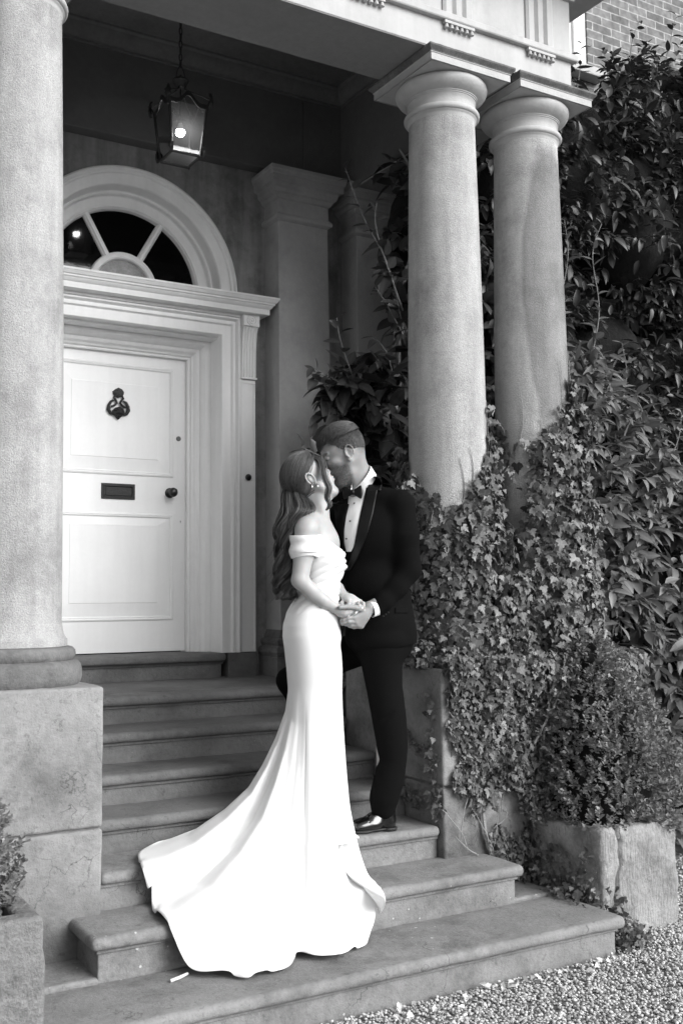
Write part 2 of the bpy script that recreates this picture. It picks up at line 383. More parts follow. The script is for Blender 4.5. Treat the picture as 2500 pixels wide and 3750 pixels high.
# walls
def wall():
    b = MB(); cz = 3.61; R = .70; y0, y1 = 6.21, 6.6
    b.box(-3, DX-.95, y0, y1, 0, 5.25); b.box(DX+.95, 4.7, y0, y1, 0, 5.25)
    for sx in (-1, 1):
        xs = sorted((DX+sx*.72, DX+sx*.95)); b.box(xs[0], xs[1], y0, y1, 0, cz)
    n = 24; a = [PI*i/n for i in range(n+1)]
    inner = [(DX-R*math.cos(t), cz+R*math.sin(t)) for t in a]
    outer = []
    for t in a:
        c, s_ = math.cos(t), math.sin(t); k = min(.95/max(abs(c), 1e-6), 1.68/max(s_, 1e-6)); outer.append((DX-k*c, cz+k*s_))
    vs = [(x, y0, z) for x, z in inner]+[(x, y0, z) for x, z in outer]+[(x, y1, z) for x, z in inner]
    k = n+1; fs = [(i, i+1, k+i+1, k+i) for i in range(n)]+[(i, 2*k+i, 2*k+i+1, i+1) for i in range(n)]
    b.add(vs, fs); b.box(DX-.95, DX+.95, y0+.01, y1, 5.24, 5.3)
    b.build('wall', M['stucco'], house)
    q = MB(); q.box(4.7, 14, 6.2, 6.6, 0, 5.3); q.box(-6, 6.25, 6.2, 6.6, 5.3, 10); q.box(7.6, 14, 6.2, 6.6, 5.3, 10); q.box(6.25, 7.6, 6.2, 6.6, 5.3, 6.09); q.box(6.25, 7.6, 6.2, 6.6, 8.3, 10)
    # the window opens to the left of the bricks seen at the corner of the picture
    q = MB(); q.box(4.7, 5.3, 6.2, 6.6, 0, 10); q.box(6.45, 14, 6.2, 6.6, 0, 10); q.box(5.3, 6.45, 6.2, 6.6, 0, 6.05); q.box(5.3, 6.45, 6.2, 6.6, 8, 10); q.box(-6, 4.7, 6.2, 6.6, 5.3, 10)
    q.build('brick_wall', M['brick'], house)
    wd = MB()
    for x0, x1 in ((5.3, 5.42), (6.31, 6.45)): wd.box(x0, x1, 6.215, 6.4, 6.05, 8)
    wd.box(5.42, 6.31, 6.215, 6.4, 7.9, 8); wd.box(5.42, 6.31, 6.22, 6.4, 6.05, 6.13); wd.box(6.25, 6.31, 6.24, 6.3, 6.13, 7.9); wd.box(5.42, 5.48, 6.24, 6.3, 6.13, 7.9); wd.box(5.48, 6.25, 6.25, 6.3, 6.98, 7.03)
    wo_ = wd.build('window', M['white'], house, bevel=.006)
    g = MB(); g.box(5.48, 6.25, 6.27, 6.28, 6.13, 6.98); g.box(5.48, 6.25, 6.27, 6.28, 7.03, 7.9); g.build('pane', flat('window_pane', .02, .05), wo_)
    s_ = MB(); s_.box(5.2, 6.55, 6.08, 6.2, 5.97, 6.05); s_.build('sill', M['ent'], wo_, bevel=.01)
    c = MB(); c.box(1, 3.6, 6.62, 9, .5, 5); 
    o = MB(); o.box(.9, 3.8, 8.9, 9, 0, 5); o.box(.9, 1, 6.6, 9, 0, 5); o.box(3.7, 3.8, 6.6, 9, 0, 5); o.box(.9, 3.8, 6.6, 9, 4.9, 5); o.build('hall', M['blk'], house)
wall()
# porch ceiling, upper wall band and cove
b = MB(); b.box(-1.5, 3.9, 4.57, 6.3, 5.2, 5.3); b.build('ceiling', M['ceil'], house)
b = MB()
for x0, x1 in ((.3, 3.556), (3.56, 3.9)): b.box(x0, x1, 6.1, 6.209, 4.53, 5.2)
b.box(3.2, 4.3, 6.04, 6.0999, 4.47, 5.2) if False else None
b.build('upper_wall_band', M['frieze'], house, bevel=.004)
def cove(path_pts, out):
    return None
b = MB(); pr = [(0, 5.2), (.10, 5.2), (.10, 5.185), (.085, 5.175), (.08, 5.15), (.06, 5.115), (.035, 5.1), (.02, 5.1), (.02, 5.085), (0, 5.085)]
b.sweep([((-1, 6.1, 0), (0, -1, 0), (0, 0, 1)), ((3.88, 6.1, 0), (-1, -1, 0), (0, 0, 1)), ((3.88, 4.58, 0), (-1, 1, 0), (0, 0, 1)), ((-1, 4.58, 0), (0, 1, 0), (0, 0, 1))], pr)
b.build('ceiling_cornice', M['ceil'], house, smooth=True, angle=30)
# entablature
def entab():
    XE = 4.19; YF_, YB = 4.157, 4.58
    arch = MB(); arch.box(-1.5, XE, YF_, YB, 4.455, 5.0); arch.box(3.88, XE, YB, 6.2, 4.455, 5.0); arch.box(-1.5, XE-.01, YF_+.01, YB, 5.0, 5.3); arch.box(3.88, XE-.01, YB, 6.2, 5.0, 5.3)
    e = arch.build('entablature', M['ent'], house, bevel=.004)
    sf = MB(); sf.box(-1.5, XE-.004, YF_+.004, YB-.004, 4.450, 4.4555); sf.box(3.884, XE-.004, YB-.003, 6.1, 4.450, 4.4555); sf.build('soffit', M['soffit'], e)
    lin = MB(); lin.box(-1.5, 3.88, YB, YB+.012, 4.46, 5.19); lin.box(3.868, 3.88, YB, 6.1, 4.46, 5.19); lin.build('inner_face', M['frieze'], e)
    t = MB(); P = [(0, 4.612), (.028, 4.612), (.032, 4.618), (.032, 4.646), (.024, 4.654), (0, 4.654)]
    def ring(b_, P):
        b_.sweep([((-1.5, YF_, 0), (0, -1, 0), (0, 0, 1)), ((XE, YF_, 0), (1, -1, 0), (0, 0, 1)), ((XE, 6.2, 0), (1, 0, 0), (0, 0, 1))], P)
    ring(t, P); t.build('taenia', M['ent'], e)
    t = MB(); ring(t, [(0, 4.975), (.02, 4.975), (.024, 5.0), (.03, 5.02), (.06, 5.05), (.08, 5.055), (.08, 5.09), (.32, 5.10), (.32, 5.17), (.35, 5.19), (.37, 5.24), (.37, 5.27), (0, 5.3)])
    t.build('cornice', M['ent'], e)
    r = MB(); r.box(-1.5, XE+.3, YF_-.3, 6.2, 5.27, 5.33); r.build('light_block_roof', M['capdark'], e)  # unseen roof slab, added to block light above the ceiling
    for x0 in (3.274, 3.274-.577, 3.274-1.154, 3.274-1.731, 3.851):
        x1 = x0+.2; g = MB(); w_ = x1-x0; yf = YF_-.018
        # triglyph: three shanks between chamfered grooves
        xs = [0, .09, .09, .2, .31, .31, .42, .58, .58, .69, .69]
        prof = [(0, -.0), (0, .010), (.08, 0), (.25, 0), (.333, .016), (.416, 0), (.584, 0), (.667, .016), (.75, 0), (.92, 0), (1, .010), (1, .018)]
        vs = []
        for a, d in prof:
            for z in (4.655, 4.974): vs.append((x0+a*w_, yf+d-(0 if a else 0), z))
        vs[0] = (x0, YF_+.001, 4.655); vs[1] = (x0, YF_+.001, 4.974); vs[-2] = (x1, YF_+.001, 4.655); vs[-1] = (x1, YF_+.001, 4.974)
        fs = [(2*i, 2*i+2, 2*i+3, 2*i+1) for i in range(len(prof)-1)]
        g.add(vs, fs); tg = g.build('triglyph', M['ent'], e)
        g = MB(); g.box(x0, x1, YF_-.026, YF_, 4.594, 4.611); g.build('regula', M['ent'], tg, bevel=.002)
        for k in range(6):
            cx_ = x0+w_*(k+.5)/6; g = MB(); g.lathe(cx_, YF_-.015, [(0, .024), (.007, .024), (.0135, .002), (.0135, 0), (0, 0)], 14, 4.57); g.build('gutta', M['capital'], tg, smooth=True)
entab()
# columns
def column(cx, cy, stain=False):
    zs = [1.40, 1.9, 2.49, 3.0, 3.6, 4.165]; rs = [.2135, .212, .208, .2015, .191, .180]
    prof = [(.232, 1.391), (.2385, 1.392), (.2385, 1.418), (.233, 1.426), (.224, 1.440), (.218, 1.46), (.2145, 1.485)]
    for z in np.linspace(1.5, 4.165, 40): prof.append((float(np.interp(z, zs, rs)), float(z)))
    b = MB(); b.lathe(cx, cy, prof, 96); c = b.build('column', stained('render', 'stained_roughcast', cx, cy) if stain else M['render'], house, smooth=True, angle=60)
    cap = [(.180, 4.160), (.1835, 4.172), (.186, 4.180), (.192, 4.183), (.1925, 4.188), (.200, 4.190), (.206, 4.198), (.207, 4.206), (.204, 4.215), (.198, 4.222), (.186, 4.225), (.184, 4.232), (.184, 4.272), (.188, 4.275),
           (.1885, 4.281), (.193, 4.282), (.1935, 4.288), (.198, 4.289), (.1985, 4.295), (.204, 4.297), (.222, 4.305), (.238, 4.318), (.248, 4.333), (.2515, 4.347), (.249, 4.360), (.242, 4.369), (.232, 4.372)]
    b = MB(); b.lathe(cx, cy, cap, 96); k = b.build('capital', M['capital'], c, smooth=True, angle=60)
    b = MB(); h = .266; fr = [((cx-h, cy-h, 0), (-1, -1, 0), (0, 0, 1)), ((cx+h, cy-h, 0), (1, -1, 0), (0, 0, 1)), ((cx+h, cy+h, 0), (1, 1, 0), (0, 0, 1)), ((cx-h, cy+h, 0), (-1, 1, 0), (0, 0, 1))]
    b.sweep(fr, [(0, 4.371), (0, 4.408), (.004, 4.410), (.0045, 4.413)], closed=True)
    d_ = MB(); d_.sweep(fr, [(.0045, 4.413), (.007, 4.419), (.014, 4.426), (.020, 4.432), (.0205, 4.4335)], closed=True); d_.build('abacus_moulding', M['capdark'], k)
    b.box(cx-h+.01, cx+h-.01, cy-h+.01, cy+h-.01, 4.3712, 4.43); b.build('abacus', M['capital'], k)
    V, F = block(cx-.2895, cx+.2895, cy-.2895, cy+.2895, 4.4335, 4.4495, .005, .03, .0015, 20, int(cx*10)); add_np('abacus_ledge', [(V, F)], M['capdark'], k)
    b = MB(); pb = [(.12, 1.2315), (.285, 1.2315), (.2955, 1.245), (.3005, 1.265), (.3005, 1.29), (.296, 1.312), (.284, 1.328), (.268, 1.331), (.262, 1.334), (.271, 1.345), (.2735, 1.358), (.271, 1.374), (.260, 1.386), (.240, 1.3905), (.2, 1.3908)]
    b.lathe(cx, cy, pb, 96); b.build('base', M['base'], c, smooth=True, angle=50)
    return c
colL = column(1.121, 4.40); colL['label'] = 'rough column at the left edge with bare moulded base'
colA = column(3.448, 4.40); colA['label'] = 'inner column of the right pair, ivy at its foot'
colB = column(4.053, 4.40, True); colB['label'] = 'outer column of the right pair with a long dark stain'
# pedestals
def ped(x0, x1, label, seeds):
    return add_np('pedestal', [block(x0, x1, 4.092, 4.70, .0, .664, .014, .05, .005, 6, seeds), block(x0-.002, x1+.002, 4.09, 4.70, .672, 1.232, .014, .05, .004, 6, seeds+1), block(x0+.01, x1-.01, 4.11, 4.68, .5, 1.0, .004, .2, 0, 1, 0)], M['plinth'], house, label)
ped(.2, XL, 'bare stone pedestal left of the steps', 80); ped(XR, 4.36, 'stone pedestal right of the steps under ivy', 90)
add_np('cheek_wall', [block(XR+.012, XR+.35, 4.705, 4.99, 0, 1.228, .015, .06, .004, 6, 95)], M['plinth'], house)
add_np('cheek_wall', [block(XL-.35, XL-.012, 4.705, 4.99, 0, 1.228, .015, .06, .004, 6, 96)], M['plinth'], house)
# pilasters
def pilaster(x0, x1, full=True):
    yw = 6.21; yf = 6.013; b = MB()
    def u3(b_, P, dx=0):
        b_.sweep([((x0, yw, 0), (-1, 0, 0), (0, 0, 1)), ((x0, yf, 0), (-1, -1, 0), (0, 0, 1)), ((x1, yf, 0), (1, -1, 0), (0, 0, 1)), ((x1, yw, 0), (1, 0, 0), (0, 0, 1))], P)
    n = 12; vs = []
    for i in range(n+1):
        z = 1.3+(4.3-1.3)*i/n; t = .03*(1-((i/n)**1.6))
        vs += [(x0, yw, z), (x0, yf, z), (x1-.03+t, yf, z), (x1-.03+t, yw, z)]
    fs = []
    for i in range(n):
        for k in range(3): fs.append((4*i+k, 4*i+k+1, 4*i+k+5, 4*i+k+4))
    b.add(vs, fs); p = b.build('pilaster', M['pil'], house, bevel=.004)
    x1s = x1; x1 = x1-.03
    b = MB(); u3(b, [(0, 4.14), (.012, 4.145), (.026, 4.155), (.029, 4.168), (.026, 4.18), (.015, 4.19), (.012, 4.198), (.006, 4.2), (.006, 4.292), (.02, 4.3), (.028, 4.312), (.032, 4.318), (.032, 4.325), (.046, 4.333), (.055, 4.35), (.058, 4.372), (.064, 4.378), (.085, 4.384), (.088, 4.43), (.096, 4.436), (.100, 4.455), (.106, 4.462), (.106, 4.485), (0, 4.49)])
    b.box(x0, x1, yf, yw, 4.2, 4.53); b.build('capital', M['pil'], p)
    x1 = x1s
    b = MB(); u3(b, [(0, 1.07), (.055, 1.07), (.055, 1.192), (.052, 1.196), (.058, 1.205), (.066, 1.225), (.062, 1.25), (.045, 1.262), (.038, 1.264), (.036, 1.272), (.044, 1.282), (.046, 1.30), (.038, 1.312), (.02, 1.316), (.018, 1.33), (.008, 1.345), (0, 1.37)])
    b.build('base', M['base'], p)
    return p
pilaster(3.306, 3.722); pilaster(3.935, 4.32); pilaster(2*DX-3.722, 2*DX-3.306)
# ---- door surround
def surround():
    yd = 6.449; x0, x1, zt = DX-.485, DX+.503, 3.203; b = MB()
    P = [(-.02, -.02), (0, -.02), (0, .03), (.006, .034), (.018, .034), (.02, .05), (.032, .056), (.045, .075), (.058, .08), (.066, .082), (.072, .105), (.09, .125), (.1, .128), (.125, .13), (.13, .135), (.13, .30), (.134, .304), (.195, .304), (.2, .31), (.205, .318), (.216, .318), (.22, .305), (.232, .302), (.236, .316), (.244, .326), (.254, .326), (.26, .312), (.268, .306), (.276, .300), (.276, .2)]
    Pz = [(a, f) for a, f in P]
    fr = [((x1, yd, 1.226), (1, 0, 0), (0, -1, 0)), ((x1, yd, zt), (1, 0, 1), (0, -1, 0)), ((x0, yd, zt), (-1, 0, 1), (0, -1, 0)), ((x0, yd, 1.226), (-1, 0, 0), (0, -1, 0))]
    b.sweep(fr, Pz); s_ = b.build('door_frame', M['white2'], house, smooth=True, angle=25)
    for sx in (1, -1):
        xa = x1+.274 if sx > 0 else x0-.274-.108; xb = xa+.108
        q = MB(); q.box(xa, xb, 6.155, 6.25, 1.226, 3.479); yy = 6.155
        e = .014
        q.box(xa, xb, yy-.006, yy, 1.228, 1.245); q.box(xa, xa+e, yy-.006, yy, 1.245, 3.02); q.box(xb-e, xb, yy-.006, yy, 1.245, 3.02); q.box(xa, xb, yy-.006, yy, 3.02, 3.045)
        q.build('side_post', M['white2'], s_, bevel=.002)
        q = MB(); q.box(xa-.004, xb+.004, yy-.025, yy, 3.05, 3.062)
        n = 5
        vs = []; zz = [(3.062, .014), (3.08, .018), (3.2, .02), (3.30, .026), (3.365, .036), (3.398, .052), (3.4035, .056)]
        pr = []
        for k in range(n):
            c = xa+.108*(k+.5)/n; hw = .108/n*.5
            for t in np.linspace(-1, 1, 7): pr.append((c+t*hw*.92, .007*math.sqrt(max(0, 1-t*t))))
        for z, d in zz:
            for x, g in pr: vs.append((x, yy-d+g, z))
        k = len(pr); fs = [(i*k+j, i*k+j+1, (i+1)*k+j+1, (i+1)*k+j) for i in range(len(zz)-1) for j in range(k-1)]
        q.add(vs, fs)
        for i in range(len(zz)-1):          # side cheeks
            z_, d = zz[i]; z2, d2 = zz[i+1]
            for x in (pr[0][0], pr[-1][0]): q.add([(x, yy, z_), (x, yy-d, z_), (x, yy-d2, z2), (x, yy, z2)], [(0, 1, 2, 3)])
        q.build('fluted_console', M['white2'], s_, smooth=True, angle=40)
        q = MB(); q.box(xa-.006, xb+.006, yy-.062, yy+.02, 3.404, 3.480); r = q.build('rosette_block', M['white2'], s_, bevel=.002)
        q = MB(); q.lathe((xa+xb)/2, yy-.062, [(.036, -.001), (.036, .003), (.033, .006), (.030, .003), (.027, .002), (.022, .002), (.019, .006), (.015, .006), (.012, .003), (.008, .004), (.005, .008), (0, .009)], 32, 3.442, axis='y'); q.build('rosette', M['white2'], r, smooth=True)
    h = MB(); yb = 6.21
    hx0, hx1 = DX-.865, DX+.895
    def hood(P):
        h.sweep([((hx0, yb, 0), (-1, 0, 0), (0, 0, 1)), ((hx0, 6.10, 0), (-1, -1, 0), (0, 0, 1)), ((hx1, 6.10, 0), (1, -1, 0), (0, 0, 1)), ((hx1, yb, 0), (1, 0, 0), (0, 0, 1))], P)
    hood([(-.06, 3.480), (.012, 3.481), (.05, 3.484), (.05, 3.519), (.054, 3.522), (.062, 3.529), (.068, 3.539), (.070, 3.544), (.078, 3.546), (.080, 3.558), (.088, 3.560), (.094, 3.572), (.098, 3.580), (.102, 3.582), (.102, 3.594), (-.05, 3.600)])
    h.build('hood', M['white2'], s_, smooth=True, angle=25)
    f = MB(); f.box(x0-.26, x1+.26, 6.152, 6.25, 3.47, 3.535); f.box(x0-.26, x1+.26, 6.12, 6.152, 3.462, 3.481); f.build('head_board', M['white2'], s_, bevel=.003)
    # plain backing between the post and the stucco
    return s_
surround()
def door():
    x0, x1, z0, z1, y = DX-.485, DX+.503, 1.232, 3.203, 6.449; b = MB()
    b.box(x0-.01, x1+.0, y, y+.05, z0, z1+.01)
    d = b.build('door', M['white'], house, bevel=.002, label='closed white panelled front door')
    px0, px1 = 1.895, 2.726
    for (za, zb, f0, f1) in ((2.391, 3.133, 2.503, 3.0), (1.436, 2.144, 1.552, 2.064)):
        b = MB(); P = [(-.0, .0), (.0, .004), (.006, .010), (.012, .012), (.018, .009), (.022, .011), (.026, .008), (.03, .0022), (.034, .0018)]
        def fr(o0, o1, c0, c1): return None
        b.sweep([((px0, y, za), (1, 0, 1), (0, -1, 0)), ((px1, y, za), (-1, 0, 1), (0, -1, 0)), ((px1, y, zb), (-1, 0, -1), (0, -1, 0)), ((px0, y, zb), (1, 0, -1), (0, -1, 0))], P, closed=True)
        b.build('panel_moulding', M['white'], d, smooth=True, angle=30)
        b = MB(); i0, i1, j0, j1 = px0+.034, px1-.034, za+.034, zb-.034; g0, g1 = 2.01, 2.612
        vs = [(i0, y-.0012, j0), (i1, y-.0012, j0), (i1, y-.0012, j1), (i0, y-.0012, j1), (g0, y-.007, f0), (g1, y-.007, f0), (g1, y-.007, f1), (g0, y-.007, f1), (g0+.002, y-.010, f0+.002), (g1-.002, y-.010, f0+.002), (g1-.002, y-.010, f1-.002), (g0+.002, y-.010, f1-.002)]
        b.add(vs, [(0, 1, 5, 4), (1, 2, 6, 5), (2, 3, 7, 6), (3, 0, 4, 7), (4, 5, 9, 8), (5, 6, 10, 9), (6, 7, 11, 10), (7, 4, 8, 11), (8, 9, 10, 11)]); b.build('panel', M['white'], d)
    # letter box
    b = MB(); cx, cz, w_, h_ = 2.335, 2.282, .115, .051
    fr4 = lambda ww, hh, yy: [((cx-ww, yy, cz-hh), (1, 0, 1), (0, -1, 0)), ((cx+ww, yy, cz-hh), (-1, 0, 1), (0, -1, 0)), ((cx+ww, yy, cz+hh), (-1, 0, -1), (0, -1, 0)), ((cx-ww, yy, cz+hh), (1, 0, -1), (0, -1, 0))]
    b.sweep(fr4(w_, h_, y), [(0, 0), (0, .008), (.003, .010), (.010, .010), (.012, .014), (.018, .014), (.021, .006), (.023, .004)], closed=True)
    b.box(cx-w_+.02, cx+w_-.02, y-.005, y, cz-h_+.02, cz+h_-.02); b.box(cx-w_+.03, cx+w_-.03, y-.010, y-.005, cz-h_+.026, cz+h_-.03); b.build('letter_box', M['iron'], d)
    # knob
    b = MB(); b.lathe(2.7, y, [(.034, 0), (.034, .006), (.028, .010), (.015, .013), (.012, .03), (.014, .04), (.026, .045), (.030, .047), (.031, .052), (.028, .055), (.030, .058), (.031, .066), (.027, .078), (.017, .086), (0, .089)], 40, 2.287, axis='y')
    b.build('knob', M['brass'], d, smooth=True)
    b = MB(); b.lathe(2.762, y, [(.017, 0), (.017, .005), (.014, .007), (.0, .007)], 24, 2.66, axis='y'); b.box(2.7605, 2.7635, y-.0085, y-.0065, 2.648, 2.662); b.build('latch_lock', flat('dull_steel', .12, .35, metal=.7), d, smooth=True, angle=30)
    b = MB(); b.lathe(2.778, y, [(.014, 0), (.014, .002), (.0, .0022)], 24, 2.095, axis='y'); e_ = b.build('keyhole_plate', M['white'], d)
    b = MB(); b.lathe(2.778, y-.0024, [(.0035, 0), (0, .0006)], 12, 2.099, axis='y'); b.box(2.7765, 2.7795, y-.003, y-.0022, 2.087, 2.099); b.build('keyhole', M['blk'], e_)
    # knocker: leafy top plate, serpent loops and a mask striker
    b = MB(); kx, kz, ky = 2.325, 2.86, y-.012; s_ = .001*1.06
    def K(px, pz): return ((px-740)*.00051*1.0, -(pz-420)*.00051*1.02)
    for sgn in (-1, 1):
        pts = [(0, 95+220), (45, 320), (58, 350), (30, 385), (20, 415), (50, 445), (90, 465)]
        b.tube([(kx+sgn*a*.00051*1.1, ky-.014, kz-(c-420)*.00052) for a, c in pts], .0075, 8)
        pts = [(60, 380), (95, 400), (118, 450), (122, 500), (100, 545), (60, 560)]
        b.tube([(kx+sgn*a*.00051*1.1, ky-.012, kz-(c-420)*.00052) for a, c in pts], [.006, .009, .011, .013, .011, .007], 8)
    vs = [(0, 212), (40, 235), (70, 265), (60, 300), (30, 330), (0, 345)]
    n = len(vs)
    poly = vs+[(-a, c) for a, c in vs[::-1][1:-1]]
    V = [(kx+a*.00055, ky-.010-.01*math.sin(i*1.7)**2, kz-(c-420)*.00052) for i, (a, c) in enumerate(poly)]+[(kx, ky-.028, kz+.07)]+[(kx+a*.00055, y, kz-(c-420)*.00052) for a, c in poly]
    m_ = len(poly); b.add(V, [(i, (i+1) % m_, m_) for i in range(m_)]+[(i, m_+1+i, m_+1+(i+1) % m_, (i+1) % m_) for i in range(m_)])
    poly = [(0, 460), (45, 475), (80, 510), (70, 560), (40, 580), (12, 612), (0, 622), (-12, 612), (-40, 580), (-70, 560), (-80, 510), (-45, 475)]
    V = [(kx+a*.00052, ky-.016-.012*math.cos(i*2.1)**2, kz-(c-420)*.00052) for i, (a, c) in enumerate(poly)]+[(kx, ky-.045, kz-.06)]+[(kx+a*.0005, y-.004, kz-(c-420)*.00052) for a, c in poly]
    m_ = len(poly); b.add(V, [(i, (i+1) % m_, m_) for i in range(m_)]+[(i, m_+1+i, m_+1+(i+1) % m_, (i+1) % m_) for i in range(m_)])
    for k in range(16):
        a = rng.uniform(-60, 60); c = rng.uniform(490, 585); bm = [(0, .0), (.006, .004), (.005, .008), (0, .01)]
        b.lathe(kx+a*.0005, ky-.026, [(.0075, 0), (.006, .006), (0, .009)], 8, kz-(c-420)*.00052, axis='y')
    for k in range(8):
        a = rng.uniform(-50, 50); c = rng.uniform(240, 320); b.lathe(kx+a*.0005, ky-.014, [(.007, 0), (.006, .006), (0, .009)], 8, kz-(c-420)*.00052, axis='y')
    b.build('knocker', M['iron'], d, smooth=True, angle=50)
door()
b = MB(); b.lathe(3.14, 6.149, [(.022, 0), (.022, .005), (.016, .009), (.008, .009), (.007, .013), (0, .014)], 28, 2.385, axis='y'); b.build('doorbell', M['brass'], house, smooth=True)
# ---- fanlight
def fan():
    cz = 3.61; y = 6.21; b = MB(); N = 72
    P = [(.76, 0), (.76, .045), (.756, .055), (.748, .062), (.74, .062), (.734, .052), (.728, .048), (.722, .052), (.714, .050), (.708, .040), (.70, .036), (.645, .034), (.638, .025), (.63, -.02), (.628, -.05), (.622, -.055), (.614, -.05), (.606, -.055), (.604, -.085), (.598, -.09), (.545, -.092), (.54, -.085), (.532, -.084), (.527, -.092), (.522, -.096), (.517, -.11), (.514, -.13)]
    P = [(r, f) for r, f in P]; fr = []
    for i in range(N+1):
        t = PI*i/N; fr.append(((DX, y, cz), (math.cos(t), 0, math.sin(t)), (0, -1, 0)))
    b.sweep(fr, P, caps=False); a = b.build('arch_surround', M['white2'], house, smooth=True, angle=25)
    b = MB(); P = [(.24, -.13), (.238, -.105), (.232, -.095), (.224, -.092), (.20, -.092), (.192, -.098), (.186, -.11), (.184, -.13)]
    b.sweep([((DX, y, cz), (math.cos(PI*i/40), 0, math.sin(PI*i/40)), (0, -1, 0)) for i in range(41)], P, caps=False)
    for ang in (60.5, 119.5):
        t = R_(ang); o = (math.cos(t), 0, math.sin(t)); pp = (-math.sin(t), 0, math.cos(t)); w_ = .026
        Q = [(-w_, -.13), (-w_+.003, -.108), (-w_+.012, -.1), (-.01, -.092), (.01, -.092), (w_-.012, -.1), (w_-.003, -.108), (w_, -.13)]
        b.sweep([((DX+o[0]*.23, y, cz+o[2]*.23), pp, (0, -1, 0)), ((DX+o[0]*.53, y, cz+o[2]*.53), pp, (0, -1, 0))], Q)
    b.build('glazing_bars', M['white2'], a, smooth=True, angle=25)
    b = MB(); n = 32; vs = [(DX, y+.125, cz-.02)]+[(DX+.52*math.cos(PI*i/n), y+.125, cz+.52*math.sin(PI*i/n)) for i in range(n+1)]
    b.add(vs, [(0, i+1, i+2) for i in range(n)]); b.build('fanlight_pane', mat('dark_glass', .003, .05, bump=.04, bscale=2.5, bdist=.02, spec=.25), a)
    b = MB(); vs = [(DX, y+.12, cz-.02)]+[(DX+.19*math.cos(PI*i/n), y+.12, cz+.19*math.sin(PI*i/n)) for i in range(n+1)]
    b.add(vs, [(0, i+1, i+2) for i in range(n)]); b.build('hub_pane', mat('frosted_hub_glass', .16, .3, var=.5, scale=8), a)
    b = MB(); b.box(DX-.7, DX+.7, 6.215, 6.5, 3.32, 3.60); b.build('transom', M['white2'], a)
fan()

